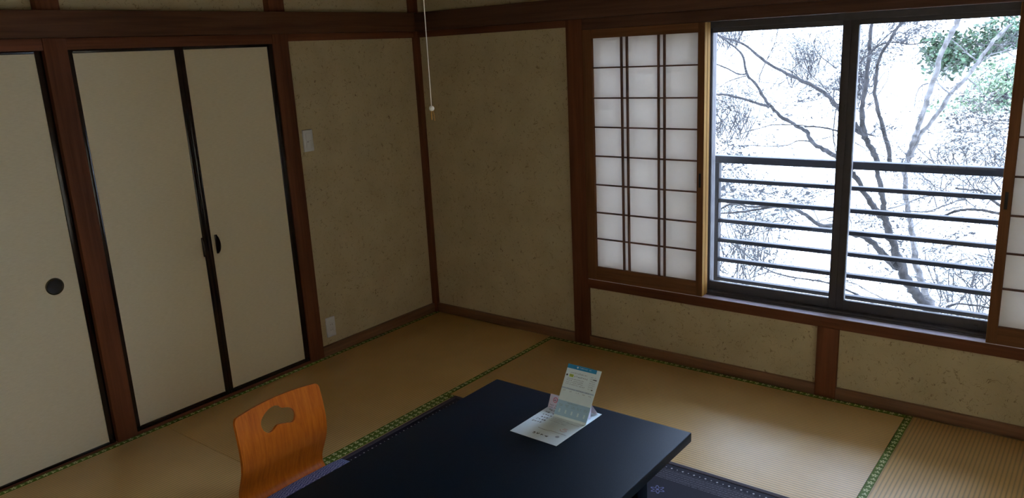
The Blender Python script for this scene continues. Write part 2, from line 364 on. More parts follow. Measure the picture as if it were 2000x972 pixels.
trim('base_x', [(1.2035, 2.4635, 0.003, 0.05, 0.0, 0.054)])
trim('base_x', [(2.559, 3.8185, 0.003, 0.05, 0.0, 0.054)])
trim('post_y', [(-0.06, 0.0, RY, -2.135, -0.04, 0.001)])            # floor tracks under the doors
trim('post_y', [(-0.06, 0.0, -2.043, -1.036, -0.04, 0.014)])
trim('post_x', [(1.2035, 3.8185, 0.0, 0.055, 0.345, 0.396)], 0.002)  # window sill

# ================================================================== DOORS (fusuma)
def round_pull(parent, x, y, z):
    bm = bmesh.new(); r = 0.0365
    lathe(bm, [(r * 0.80, -0.006), (r * 0.83, 0.002), (r * 0.9, 0.0035), (r, 0.002), (r, -0.001)], (x, y, z), 0, 40)
    h = link('pull_handle', bm, M['brass'], parent)
    bm = bmesh.new(); lathe(bm, [(0.0, 0.0004), (r * 0.5, 0.0002), (r * 0.80, 0.0012), (r * 0.85, 0.0022)], (x, y, z), 0, 40)
    link('cup', bm, M['pull_metal'], h)
def fusuma(name, xf, y0, y1, z0, z1, st, rb, rt, st2=None):
    st2 = st2 or st
    """xf face plane; frame of black lacquer, paper set back a little"""
    e = empty(name, kind='structure')
    B('frame', M['lacquer'], [(xf - 0.022, xf, y0, y0 + st, z0, z1), (xf - 0.022, xf, y1 - st2, y1, z0, z1),
                              (xf - 0.022, xf, y0 + st, y1 - st2, z0, z0 + rb), (xf - 0.022, xf, y0 + st, y1 - st2, z1 - rt, z1)], e, 0.004)
    B('panel', M['fusuma'], [(xf - 0.016, xf - 0.004, y0 + st * 0.5, y1 - st * 0.5, z0 + rb * 0.5, z1 - rt * 0.5)], e, 0)
    return e
d1 = fusuma('door_1', -0.018, -3.06, -2.137, 0.0, 1.755, 0.029, 0.014, 0.015); round_pull(d1, -0.021, -2.262, 0.785)
d4 = fusuma('door_4', -0.042, -3.95, -3.02, 0.0, 1.755, 0.029, 0.014, 0.015)
d2 = fusuma('door_2', -0.005, -2.046, -1.5505, 0.013, 1.7535, 0.023, 0.023, 0.016)
d3 = fusuma('door_3', -0.005, -1.5495, -1.037, 0.013, 1.7535, 0.022, 0.023, 0.016, 0.033)
def plate_pull(parent, y, side):
    # vertical wooden pull: slim mounting bar with a bowed grip standing off it
    bm = bmesh.new(); box(bm, -0.005, 0.004, y - 0.006, y + 0.006, 0.754, 0.850, 0.002)
    n_ = 14; sec = []
    for i in range(n_ + 1):
        t_ = i / n_; z = 0.757 + 0.09 * t_; b = sin(pi * t_) ** 0.6
        sec.append([bm.verts.new(p) for p in ((0.002, y - 0.004, z), (0.002, y + 0.004, z), (0.004 + 0.020 * b, y + 0.003 + side * 0.004 * b, z), (0.004 + 0.020 * b, y - 0.003 + side * 0.004 * b, z))])
    for a, b in zip(sec, sec[1:]):
        for k in range(4): bm.faces.new((a[k], a[(k + 1) % 4], b[(k + 1) % 4], b[k]))
    bm.faces.new(sec[0][::-1]); bm.faces.new(sec[-1])
    link('pull_handle', bm, M['lacquer'], parent)
plate_pull(d2, -1.578, -1); plate_pull(d3, -1.506, 1)

# ================================================================== WALL PLATES
def swplate(name, label, cat, y0, y1, z0, z1, kind):
    e = empty(name, label, cat); x = WL
    bm = bmesh.new(); box(bm, x - 0.002, x + 0.011, y0, y1, z0, z1, 0.0035, 3); link('cover_plate', bm, M['white_plastic'], e)
    yc = (y0 + y1) / 2; zc = (z0 + z1) / 2
    if kind == 'switch':
        bm = bmesh.new(); box(bm, x + 0.010, x + 0.0135, yc - 0.017, yc + 0.017, z0 + 0.018, zc - 0.001, 0.0012); link('rocker', bm, M['white_plastic'], e)
        bm = bmesh.new(); box(bm, x + 0.010, x + 0.0130, yc - 0.017, yc + 0.017, zc + 0.001, z1 - 0.018, 0.0012); link('rocker', bm, M['white_plastic'], e)
        bm = bmesh.new(); box(bm, x + 0.0128, x + 0.0142, yc - 0.010, yc - 0.005, zc - 0.008, zc - 0.004, 0.0004); link('indicator', bm, M['dark_slot'], e)
    else:
        for zz in (zc + 0.016, zc - 0.016):
            bm = bmesh.new(); box(bm, x + 0.010, x + 0.0125, yc - 0.014, yc + 0.014, zz - 0.012, zz + 0.012, 0.0012); s_ = link('socket_face', bm, M['white_plastic'], e)
            for dy in (-0.006, 0.006):
                bm = bmesh.new(); box(bm, x + 0.0120, x + 0.0128, yc + dy - 0.0009, yc + dy + 0.0009, zz - 0.0045, zz + 0.0045); link('slot', bm, M['dark_slot'], s_)
    return e
swplate('light_switch', 'white wall switch plate high beside the brown post', 'light switch', -0.906, -0.842, 1.179, 1.297, 'switch')
swplate('power_outlet', 'white power outlet plate low on the wall just above the base board', 'power outlet', -0.893, -0.831, 0.101, 0.217, 'outlet')

# ================================================================== TATAMI
def mat_(x0, x1, y0, y1, ax, label, group=None):
    """ax: 0 long side along x, 1 along y"""
    e = empty('tatami_mat', label, 'tatami mat', group)
    g = 0.0006; bw = 0.030
    def uvbox(name, X0, X1, Y0, Y1, Z0, Z1, mat, fn, bev):
        bm = bmesh.new(); box(bm, X0, X1, Y0, Y1, Z0, Z1, bev)
        lay = bm.loops.layers.uv.new('UVMap')
        for f in bm.faces:
            for l in f.loops: l[lay].uv = fn(l.vert.co)
        link(name, bm, mat, e)
    if ax == 0:
        uvbox('woven_surface', x0 + g, x1 - g, y0 + g, y1 - g, -0.054, 0.0, M['tatami'], lambda c: (c.x, c.y), 0.002)
        for a, b in ((y0 + g / 2, y0 + bw), (y1 - bw, y1 - g / 2)):
            uvbox('cloth_border', x0 + g, x1 - g, a, b, -0.052, 0.0010, M['heri'], lambda c, a=a, b=b: (c.x, (c.y - (a + b) / 2) / (b - a) * 2), 0.0008)
    else:
        uvbox('woven_surface', x0 + g, x1 - g, y0 + g, y1 - g, -0.054, 0.0, M['tatami'], lambda c: (c.y, c.x), 0.002)
        for a, b in ((x0 + g / 2, x0 + bw), (x1 - bw, x1 - g / 2)):
            uvbox('cloth_border', a, b, y0 + g, y1 - g, -0.052, 0.0010, M['heri'], lambda c, a=a, b=b: (c.y, (c.x - (a + b) / 2) / (b - a) * 2), 0.0008)
mat_(0.0, 0.958, -1.924, 0.0, 1, 'tatami mat in the far room corner, beneath the switch and outlet')
mat_(0.0, 0.958, -3.92, -1.924, 1, 'tatami mat in front of the round-pull sliding door, left of the chair')
mat_(0.958, 2.865, -0.955, 0.0, 0, 'tatami mat between the dark rug and the wall under the window')
mat_(2.865, 3.90, -1.924, 0.0, 1, 'tatami mat at the far right with its ribs running towards the viewer')
mat_(0.958, 1.912, -2.87, -0.955, 1, 'tatami mat mostly under the rug, only its flowered border showing left of the table')
mat_(1.912, 2.865, -2.87, -0.955, 1, 'tatami mat entirely covered by the rug and the right half of the table')
mat_(0.958, 2.865, -3.92, -2.87, 0, 'tatami mat behind the rug, along the back wall')
mat_(2.865, 3.90, -3.92, -1.924, 1, 'tatami mat along the right wall, nearest the viewer')

# ================================================================== RUG
def rug():
    x0, x1, y0, y1 = 1.006, 2.86, -2.80, -0.936
    e = empty('woven_rug', 'dark navy woven rug with dotted border under the black table', 'rug')
    bm = bmesh.new(); lay = bm.loops.layers.uv.new('UVMap'); h = 0.022
    def quad(ps, uvs):
        vs = [bm.verts.new(p) for p in ps]; f = bm.faces.new(vs)
        for l, u in zip(f.loops, uvs): l[lay].uv = u
    cx = [(x0, y0), (x1, y0), (x1, y1), (x0, y1)]; mid = 0.9; Z = 0.0072
    inn = [(x0 + mid, y0 + mid), (x1 - mid, y0 + mid), (x1 - mid, y1 - mid), (x0 + mid, y1 - mid)]
    for k in range(4):
        a, b = cx[k], cx[(k + 1) % 4]; c, d = inn[(k + 1) % 4], inn[k]
        ca = (lambda p: p[0]) if k in (0, 2) else (lambda p: p[1])
        quad([(*a, Z), (*b, Z), (*c, Z), (*d, Z)], [(ca(a), 0), (ca(b), 0), (ca(c), mid), (ca(d), mid)])
    quad([(*p, Z) for p in inn], [(p[0], mid + 0.01) for p in inn])
    bmesh.ops.remove_doubles(bm, verts=list(bm.verts), dist=1e-5)
    r = bmesh.ops.extrude_face_region(bm, geom=list(bm.faces))
    for v in [g_ for g_ in r['geom'] if isinstance(g_, bmesh.types.BMVert)]: v.co.z = 0.0012
    link('woven_field', bm, M['rug'], e, smooth=0)
    bm = bmesh.new()
    for (a0, a1, b0, b1) in ((x0, x1, y0, y0 + h), (x0, x1, y1 - h, y1), (x0, x0 + h, y0 + h, y1 - h), (x1 - h, x1, y0 + h, y1 - h)):
        box(bm, a0, a1, b0, b1, 0.0012, 0.0098, 0.003)
    link('hem', bm, M['hem'], e)
rug()

# ================================================================== LOW TABLE
def table():
    e = empty('low_table', 'long black low table standing on the dark rug', 'table'); e.location = (1.97, -1.98, 0.0)
    ox, oy = -1.97, -1.98
    def part(name, bx, bev): 
        bm = bmesh.new()
        for b in bx: box(bm, b[0] - 1.97, b[1] - 1.97, b[2] + 1.98, b[3] + 1.98, b[4], b[5], bev, 3)
        return link(name, bm, M['table'], e)
    part('tabletop', [(1.530, 2.411, -2.73, -1.228, 0.294, 0.330)], 0.0035)
    part('apron', [(1.66, 2.28, -1.39, -1.37, 0.235, 0.2935), (1.66, 2.28, -2.59, -2.57, 0.235, 0.2935), (1.64, 1.66, -2.58, -1.38, 0.235, 0.2935), (2.28, 2.30, -2.58, -1.38, 0.235, 0.2935)], 0.002)
    for x in (1.635, 2.235):
        for y in (-1.432, -2.600):
            part('leg', [(x, x + 0.072, y, y + 0.072, 0.0075, 0.2938)], 0.004)
table()

# ================================================================== FLOOR CHAIR
def chair():
    e = empty('floor_chair', 'legless orange bentwood chair with a cloud-shaped cutout in its back', 'chair')
    prof = [(1.43, 0.022), (1.32, 0.017), (1.20, 0.016), (1.10, 0.016), (1.055, 0.0175), (1.028, 0.026), (1.012, 0.044), (1.009, 0.068), (1.018, 0.10), (1.036, 0.14), (1.053, 0.18), (1.062, 0.22), (1.063, 0.26), (1.060, 0.30), (1.054, 0.34), (1.047, 0.38), (1.042, 0.410), (1.038, 0.44)]
    P = [Vector((x, 0, z)) for x, z in prof]
    # dense arc-length profile (Catmull-Rom)
    D = []
    for i in range(len(P) - 1):
        p0, p1, p2, p3 = P[max(i - 1, 0)], P[i], P[i + 1], P[min(i + 2, len(P) - 1)]
        for k in range(6):
            t = k / 6; D.append(0.5 * ((2 * p1) + (p2 - p0) * t + (2 * p0 - 5 * p1 + 4 * p2 - p3) * t * t + (3 * p1 - p0 - 3 * p2 + p3) * t ** 3))
    D.append(P[-1]); S = [0.0]
    for a, b in zip(D, D[1:]): S.append(S[-1] + (b - a).length)
    def at(t):
        t = min(max(t, 0), S[-1] - 1e-6); lo = 0
        while S[lo + 1] < t: lo += 1
        k = (t - S[lo]) / (S[lo + 1] - S[lo]); p = D[lo].lerp(D[lo + 1], k); d = (D[lo + 1] - D[lo]).normalized()
        return p, Vector((d.z, 0, -d.x))      # normal towards the sitter / upwards
    def t_of_z(z):
        for i in range(len(D) - 1):
            if S[i] > 0.5 and D[i].z <= z <= D[i + 1].z: return S[i] + (S[i + 1] - S[i]) * (z - D[i].z) / max(1e-9, D[i + 1].z - D[i].z)
        return S[-1]
    yc, hw = -1.962, 0.193; ttop = t_of_z(0.416)
    def halfw(t):
        z = at(t)[0].z
        if t < 0.40: return hw + 0.006
        return hw + 0.003 * sin(min(1, max(0, (z - 0.05) / 0.36)) * pi)
    out = []
    N = 26
    for i in range(N + 1): out.append((-halfw(0.03 + (ttop - 0.06) * i / N), 0.03 + (ttop - 0.06) * i / N))
    for i in range(1, 7):
        a = pi / 2 * i / 6; out.append((-hw + 0.019 * (1 - cos(a)) , ttop - 0.030 + 0.021 * sin(a)))
    for i in range(1, 12):
        s_ = -hw + 0.019 + (2 * hw - 0.038) * i / 12; q = s_ / (hw - 0.019); out.append((s_, ttop - 0.009 + 0.009 * (1 - q * q)))
    for i in range(6, 0, -1):
        a = pi / 2 * i / 6; out.append((hw - 0.019 * (1 - cos(a)), ttop - 0.030 + 0.021 * sin(a)))
    for i in range(N, -1, -1): out.append((halfw(0.03 + (ttop - 0.06) * i / N), 0.03 + (ttop - 0.06) * i / N))
    for i in range(1, 6):
        a = pi / 2 * i / 6; out.append((hw - 0.03 * (1 - cos(a)), 0.03 - 0.03 * sin(a)))
    out += [(hw * 0.5, 0.0), (0.0, 0.0), (-hw * 0.5, 0.0)]
    for i in range(5, 0, -1):
        a = pi / 2 * i / 6; out.append((-hw + 0.03 * (1 - cos(a)), 0.03 - 0.03 * sin(a)))
    cut = [(-2.046, 0.349), (-2.036, 0.363), (-2.011, 0.379), (-1.984, 0.386), (-1.962, 0.382), (-1.945, 0.366), (-1.929, 0.362), (-1.907, 0.351), (-1.895, 0.328), (-1.901, 0.304), (-1.914, 0.296), (-1.937, 0.302), (-1.977, 0.311), (-2.0, 0.299), (-2.023, 0.297), (-2.041, 0.312), (-2.048, 0.332)]
    hole = []
    Cn = [(y - yc, t_of_z(z)) for y, z in cut]; L = len(Cn)
    for i in range(L):
        p0, p1, p2, p3 = (Vector(Cn[(i + j) % L]) for j in (-1, 0, 1, 2))
        for k in range(4):
            t = k / 4; v = 0.5 * ((2 * p1) + (p2 - p0) * t + (2 * p0 - 5 * p1 + 4 * p2 - p3) * t * t + (3 * p1 - p0 - 3 * p2 + p3) * t ** 3); hole.append((v.x, v.y))
    pts = [Vector(p) for p in out] + [Vector(p) for p in hole]; n0, n1 = len(out), len(hole)
    edges = [(i, (i + 1) % n0) for i in range(n0)] + [(n0 + i, n0 + (i + 1) % n1) for i in range(n1)]
    def inside(p, poly):
        c = False; j = len(poly) - 1
        for i in range(len(poly)):
            if (poly[i][1] > p[1]) != (poly[j][1] > p[1]) and p[0] < (poly[j][0] - poly[i][0]) * (p[1] - poly[i][1]) / (poly[j][1] - poly[i][1]) + poly[i][0]: c = not c
            j = i
        return c
    for i in range(-14, 15):
        for j in range(0, 70):
            q = (i * 0.0135, j * 0.0125 + 0.006)
            if inside(q, out) and not inside(q, hole) and min((Vector(q) - Vector(h)).length for h in hole + out) > 0.006: pts.append(Vector(q))
    vs, es, fs, *_ = geometry.delaunay_2d_cdt(pts, edges, [], 0, 1e-5)
    bm = bmesh.new(); top = []; bot = []; th = 0.0055
    for v in vs:
        p, nn = at(v.y); back = min(1, max(0, (p.z - 0.05) / 0.2)) if v.y > 0.38 else 0
        dx = -0.014 * back * (1 - (v.x / hw) ** 2)
        p = Vector((p.x + dx, yc + v.x, p.z))
        nn = Vector((nn.x, 0, nn.z)) if v.y < 0.38 else (nn + Vector((0, -0.15 * v.x / hw * back, 0))).normalized()
        top.append(bm.verts.new(p + nn * th)); bot.append(bm.verts.new(p - nn * th))
    cnt = {}
    for f in fs:
        c = sum((vs[i] for i in f), Vector((0, 0))) / len(f)
        if not inside(c, out) or inside(c, hole): continue
        bm.faces.new([top[i] for i in f]); bm.faces.new([bot[i] for i in reversed(f)])
        for a, b in zip(f, list(f[1:]) + [f[0]]):
            k = (min(a, b), max(a, b)); cnt[k] = cnt.get(k, 0) + 1
    for (a, b), c in cnt.items():
        if c == 1: bm.faces.new((top[a], top[b], bot[b], bot[a]))
    for v in [v for v in bm.verts if not v.link_faces]: bm.verts.remove(v)
    # split shell into seat and backrest where the board starts to rise
    for nm, keep in (('seat', lambda z, x: x >= 1.04 and z < 0.06), ('backrest', lambda z, x: not (x >= 1.04 and z < 0.06))):
        b2 = bm.copy(); kill = [f for f in b2.faces if not keep(f.calc_center_median().z, f.calc_center_median().x)]
        bmesh.ops.delete(b2, geom=kill, context='FACES')
        link(nm, b2, M['chair'], e, smooth=50)
    bm.free()
chair()

def cushion():
    bm = bmesh.new(); lay = bm.loops.layers.uv.new('UVMap'); cx, cy, hx, hy = 1.325, -1.978, 0.255, 0.262; z0, z1 = 0.0235, 0.098
    N = 36; g = {}
    def sgn(a, p): return math.copysign(abs(a) ** p, a)
    for s in (0, 1):
        for i in range(N + 1):
            for j in range(N + 1):
                u = -cos(pi * i / N); v = -cos(pi * j / N)
                if s == 1 and (i in (0, N) or j in (0, N)): g[s, i, j] = g[0, i, j]; continue
                d = (1 - abs(u) ** 3.2) * (1 - abs(v) ** 3.2); hgt = d ** 0.42
                pull = 1 - 0.045 * (abs(u) ** 6) * (1 - abs(v)) * 1.0
                k = 0.5 * (abs(u) * abs(v)) ** 6 * 0.05
                x = cx + hx * u * (1 - 0.03 * (1 - v * v) - k); y = cy + hy * v * (1 - 0.03 * (1 - u * u) - k)
                zm = z0 + 0.026
                z = zm + (z1 - zm) * hgt * (1 + 0.05 * sin(7 * u + 2) * cos(5 * v)) if s == 0 else zm - (zm - z0) * hgt
                g[s, i, j] = bm.verts.new((x, y, z))
    for s in (0, 1):
        for i in range(N):
            for j in range(N):
                vs = [g[s, i, j], g[s, i + 1, j], g[s, i + 1, j + 1], g[s, i, j + 1]]
                if s: vs.reverse()
                f = bm.faces.new(vs)
                for l in f.loops: l[lay].uv = (l.vert.co.x, l.vert.co.y)
    o = link('floor_cushion', bm, M['cushion'], None, smooth=60)
    tag(o, 'blue patterned square cushion lying on the orange floor chair', 'cushion')
    for sx in (-1, 1):
        for sy in (-1, 1):
            bm = bmesh.new()
            p = Vector((cx + sx * hx * 0.975, cy + sy * hy * 0.975, z0 + 0.026))
            for k in range(7):
                a = math.atan2(sy, sx) + (k - 3) * 0.16; d = Vector((cos(a), sin(a), -0.25))
                tube(bm, [p - d * 0.012, p + d * 0.008, p + d * 0.022 + Vector((0, 0, -0.006))], [0.0016, 0.0013, 0.0008], 5)
            link('corner_tassel', bm, M['cushion'], o)
cushion()

# ================================================================== LEAFLETS ON THE TABLE
ZT = 0.3302
def sheet(bm, quad, th=0.0006):
    q = [Vector(p) for p in quad]; nn = (q[1] - q[0]).cross(q[2] - q[0]).normalized() * th
    a = [bm.verts.new(p) for p in q]; b = [bm.verts.new(p + nn) for p in q]
    bm.faces.new(a[::-1]); bm.faces.new(b)
    for k in range(len(q)): bm.faces.new((a[k], a[(k + 1) % len(q)], b[(k + 1) % len(q)], b[k]))
class Face:
    """a printed face: O origin (bottom-left), X right edge vector, Y up edge vector; marks sit on it"""
    def __init__(s, O, X, Y, lift=0.0007):
        s.O, s.X, s.Y = Vector(O), Vector(X), Vector(Y); s.n = s.X.cross(s.Y).normalized(); s.O = s.O + s.n * lift
        s.w, s.h = s.X.length, s.Y.length
    def p(s, u, v, k=0): return s.O + s.X * u + s.Y * v + s.n * k
    def rect(s, bm, u0, v0, u1, v1, th=0.00012):
        a = [s.p(u0, v0), s.p(u1, v0), s.p(u1, v1), s.p(u0, v1)]; sheet(bm, a, th)
    def stroke(s, bm, u, v, du, dv, wd):
        d = (s.X * du + s.Y * dv); L = d.length
        if L < 1e-7: return
        side = s.n.cross(d.normalized()) * wd / 2; a = s.p(u, v); sheet(bm, [a - side, a + d - side, a + d + side, a + side], 0.00012)
    def glyphs(s, bm, u0, v0, u1, size, seed, wd=None, gap=1.12, par=None, mat='ink_mid'):
        own = par is not None
        if own: bm = bmesh.new()
        s._glyphs(bm, u0, v0, u1, size, seed, wd, gap)
        if own: link('text_line', bm, M[mat], par, smooth=0)
    def _glyphs(s, bm, u0, v0, u1, size, seed, wd, gap):
        """a line of small brush-written characters, size in metres"""
        r = random.Random(seed); su = size / s.w; sv = size / s.h; u = u0; wd = wd or size * 0.13
        while u + su <= u1:
            if r.random() > 0.06:
                for k in range(r.choice((3, 4, 4, 5))):
                    if r.random() < 0.55: s.stroke(bm, u + su * r.uniform(0, .25), v0 + sv * r.uniform(.05, .95), su * r.uniform(.45, .75), sv * r.uniform(-.08, .12), wd)
                    else: s.stroke(bm, u + su * r.uniform(.1, .85), v0 + sv * r.uniform(0, .3), su * r.uniform(-.2, .2), sv * r.uniform(.4, .65), wd)
            u += su * gap
    def ring(s, bm, u, v, r0, r1, seg=28):
        pa = []; 
        for k in range(seg):
            a = 2 * pi * k / seg; d = s.X.normalized() * cos(a) + s.Y.normalized() * sin(a); c = s.p(u, v)
            pa.append((bm.verts.new(c + d * r0 + s.n * 0.00015), bm.verts.new(c + d * r1 + s.n * 0.00015)))
        for k in range(seg): bm.faces.new((pa[k][0], pa[k][1], pa[(k + 1) % seg][1], pa[(k + 1) % seg][0]))

def leaflets():
    # 1. large notice lying flat
    P0, P1, P2, P3 = (1.861, -1.563), (2.066, -1.565), (2.073, -1.276), (1.866, -1.276)
    bm = bmesh.new(); sheet(bm, [(*p, ZT) for p in (P0, P1, P2, P3)], 0.0009)
    a4 = link('notice_sheet', bm, M['paper_white'], None, smooth=0)
    tag(a4, 'large white printed notice sheet lying flat on the black table under the other leaflets', 'notice')
    f = Face((*P0, ZT + 0.0009), (P1[0] - P0[0], P1[1] - P0[1], 0), (P3[0] - P0[0], P3[1] - P0[1], 0), 0.00005)
    bm = bmesh.new()
    for k in range(6): f.glyphs(bm, 0.075 + (0.02 if k in (2, 4) else 0), 0.735 - k * 0.072, (0.55, 0.52, 0.50, 0.46, 0.40, 0.44)[k], 0.0098, 40 + k, 0.0017, par=a4, mat='ink')
    f.glyphs(bm, 0.36, 0.115, 0.70, 0.0135, 60, 0.0028, 1.3, par=a4, mat='ink')
    bm.free()
    bm = bmesh.new(); f.ring(bm, 0.83, 0.19, 0.0055, 0.0075); f.ring(bm, 0.83, 0.19, 0.0015, 0.0045); f.stroke(bm, 0.79, 0.19, 0.08, 0.0, 0.0012)
    link('emblem', bm, M['ink_mid'], a4, smooth=0)
    # 2. folded tent with the no-smoking sign
    z = ZT + 0.0012
    e = tag(empty('tent_card'), 'small folded white tent card with a red no-smoking sign behind the blue-topped leaflet', 'sign')
    bm = bmesh.new()
    A, Bq = Vector((1.868, -1.336, z)), Vector((2.060, -1.336, z)); C, D = Vector((1.868, -1.312, z + 0.0475)), Vector((2.052, -1.312, z + 0.0475)); E_, F2 = Vector((1.870, -1.288, z)), Vector((2.064, -1.288, z))
    sheet(bm, [A, Bq, D, C], 0.0006); sheet(bm, [E_, C, D, F2], 0.0006)
    link('folded_card', bm, M['pink'], e, smooth=0)
    f = Face(A, Bq - A, C - A, 0.0007)
    bm = bmesh.new(); f.ring(bm, 0.14, 0.64, 0.0078, 0.0103); f.stroke(bm, 0.14 - 0.035, 0.64 + 0.13, 0.07, -0.26, 0.0018); link('no_smoking_symbol', bm, M['red'], e, smooth=0)
    bm = bmesh.new(); f.stroke(bm, 0.105, 0.60, 0.055, 0.0, 0.0024); f.stroke(bm, 0.165, 0.62, 0.012, 0.12, 0.0008)
    f.glyphs(bm, 0.03, 0.20, 0.45, 0.0058, 71, 0.001, par=e, mat='ink'); f.glyphs(bm, 0.03, 0.05, 0.42, 0.0048, 72, 0.0008, par=e, mat='ink'); link('cigarette', bm, M['ink'], e, smooth=0)
    # 3. leaflet folded into an L: flap on the table, tall panel leaning back
    e = tag(empty('information_leaflet'), 'tall white leaflet with a blue header standing upright on the table', 'leaflet')
    bl, br = Vector((1.928, -1.384, z)), Vector((2.070, -1.3845, z)); tl, tr = Vector((1.9645, -1.3260, 0.5293)), Vector((2.1085, -1.3268, 0.5292))
    bm = bmesh.new(); sheet(bm, [(1.920, -1.489, z), (2.061, -1.501, z), br, bl], 0.0006); link('flap', bm, M['paper_white'], e, smooth=0)
    bm = bmesh.new(); sheet(bm, [bl, br, tr, tl], 0.0007); pn = link('upright_panel', bm, M['paper_white'], e, smooth=0)
    f = Face(bl, br - bl, tl - bl, 0.0008)
    bm = bmesh.new(); f.rect(bm, 0, 0.925, 1, 1.0); link('header_band', bm, M['blue'], e, smooth=0)
    bm = bmesh.new(); f.rect(bm, 0, 0.045, 1, 0.325); link('lower_band', bm, M['paper_tint'], e, smooth=0)
    bm = bmesh.new(); f.rect(bm, 0.0, 0.545, 0.98, 0.572); link('heading_band', bm, M['paper_grey'], e, smooth=0)
    bm = bmesh.new(); f.rect(bm, 0.13, 0.775, 0.25, 0.825); link('highlight', bm, M['lime'], e, smooth=0)
    f2 = Face(bl, br - bl, tl - bl, 0.00098)
    bm = bmesh.new()
    f2.glyphs(bm, 0.37, 0.955, 0.74, 0.0045, 1, 0.0006, par=e, mat='paper_white')
    f2.ring(bm, 0.31, 0.965, 0.0, 0.0036); link('header_mark', bm, M['paper_white'], e, smooth=0)
    for k in range(5):
        u = 0.13 + k * 0.19; bm = bmesh.new()
        f2.ring(bm, u, 0.155, 0.0016, 0.0036, 14); f2.ring(bm, u, 0.120, 0.0016, 0.0036, 14); f2.rect(bm, u - 0.008, 0.125, u + 0.008, 0.150)
        link('white_icon', bm, M['paper_white'], e, smooth=0)
    f2.glyphs(bm, 0.14, 0.845, 0.66, 0.0050, 2, 0.0007, par=e, mat='ink_mid'); f2.glyphs(bm, 0.28, 0.782, 0.70, 0.0066, 3, 0.001, par=e, mat='ink_mid'); f2.glyphs(bm, 0.15, 0.787, 0.24, 0.0058, 33, 0.0008, par=e, mat='ink_mid')
    for k in range(4): f2.glyphs(bm, 0.08, 0.735 - k * 0.034, (0.62, 0.60, 0.62, 0.70)[k], 0.0044, 4 + k, 0.0006, par=e, mat='ink_mid')
    f2.glyphs(bm, 0.17, 0.548, 0.85, 0.0050, 9, 0.0008, par=e, mat='ink_mid')
    for k in range(5): f2.glyphs(bm, 0.08 + k * 0.19, 0.505, 0.18 + k * 0.19, 0.0040, 10 + k, 0.0007, par=e, mat='ink_mid'); f2.glyphs(bm, 0.07 + k * 0.19, 0.245, 0.20 + k * 0.19, 0.0036, 20 + k, 0.0005, par=e, mat='ink_mid'); f2.glyphs(bm, 0.07 + k * 0.19, 0.220, 0.20 + k * 0.19, 0.0036, 30 + k, 0.0005, par=e, mat='ink_mid')
    f2.glyphs(bm, 0.30, 0.29, 0.66, 0.0040, 25, 0.0005, par=e, mat='ink_mid')
    for k in range(7): f2.glyphs(bm, 0.76, 0.845 - k * 0.036, 0.94, 0.0036, 50 + k, 0.0005, par=e, mat='ink_mid')
    for a_ in ((0.85, 0.808, 0.95, 0.824), (0.87, 0.622, 0.91, 0.636)):
        bm = bmesh.new(); f2.rect(bm, *a_); link('printed_mark', bm, M['ink'], e, smooth=0)
    bm = bmesh.new(); f2.ring(bm, 0.055, 0.80, 0.0, 0.0036); link('printed_mark', bm, M['ink'], e, smooth=0)
    g = Face((1.920, -1.489, z), Vector((0.141, -0.012, 0)), Vector((0.008, 0.105, 0)), 0.0008)
    bm = bmesh.new()
    for k in range(3): g.glyphs(bm, 0.06, 0.86 - k * 0.10, (0.92, 0.45, 0.6)[k], 0.0036, 80 + k, 0.0005, par=e, mat='ink_mid')
    bm = bmesh.new(); N = 10
    for k in range(N):
        a0 = pi * (1.1 + 0.8 * k / N); a1 = pi * (1.1 + 0.8 * (k + 1) / N)
        g.stroke(bm, 0.72 + 0.11 * cos(a0), 0.42 + 0.16 * sin(a0), 0.11 * (cos(a1) - cos(a0)), 0.16 * (sin(a1) - sin(a0)), 0.0013)
    for k in range(3): g.stroke(bm, 0.68 + k * 0.04, 0.36, 0.015, 0.14, 0.001)
    link('bath_mark', bm, M['red'], e, smooth=0)
    bm = bmesh.new(); r = random.Random(4); u = 0.08; v = 0.03
    while u < 0.93:
        dv = r.uniform(-0.02, 0.03) + (0.01 if u > 0.5 else 0); g.stroke(bm, u, v, 0.05, dv, 0.0012); u += 0.045; v = min(0.10, max(0.02, v + dv))
    link('ink_line', bm, M['ink'], e, smooth=0)
leaflets()

# ================================================================== PULL CORD
def pull_cord():
    e = empty('light_pull_cord', 'thin white pull cord with a small white bead hanging near the room corner', 'pull cord')
    x, y = 1.975, -1.966
    bm = bmesh.new(); tube(bm, [(x, y, 1.522), (x, y, 1.8), (x, y, 2.1), (x, y, CH)], 0.0013, 6); link('cord', bm, M['cord'], e)
    bm = bmesh.new(); r = 0.0075; lathe(bm, [(0.0, -r), (r * .5, -r * .87), (r * .87, -r * .5), (r, 0), (r * .87, r * .5), (r * .5, r * .87), (0, r)], (x, y, 1.517), 2, 16); link('bead', bm, M['cord'], e)
    bm = bmesh.new(); tube(bm, [(x + .002, y + .002, 1.511), (x + .004, y + .004, 1.500), (x + .0045, y + .004, 1.483)], 0.0011, 5); tube(bm, [(x - .002, y, 1.511), (x - .003, y, 1.498), (x - .0025, y, 1.486)], 0.0022, 5); link('tassel', bm, M['edge'], e)
pull_cord()

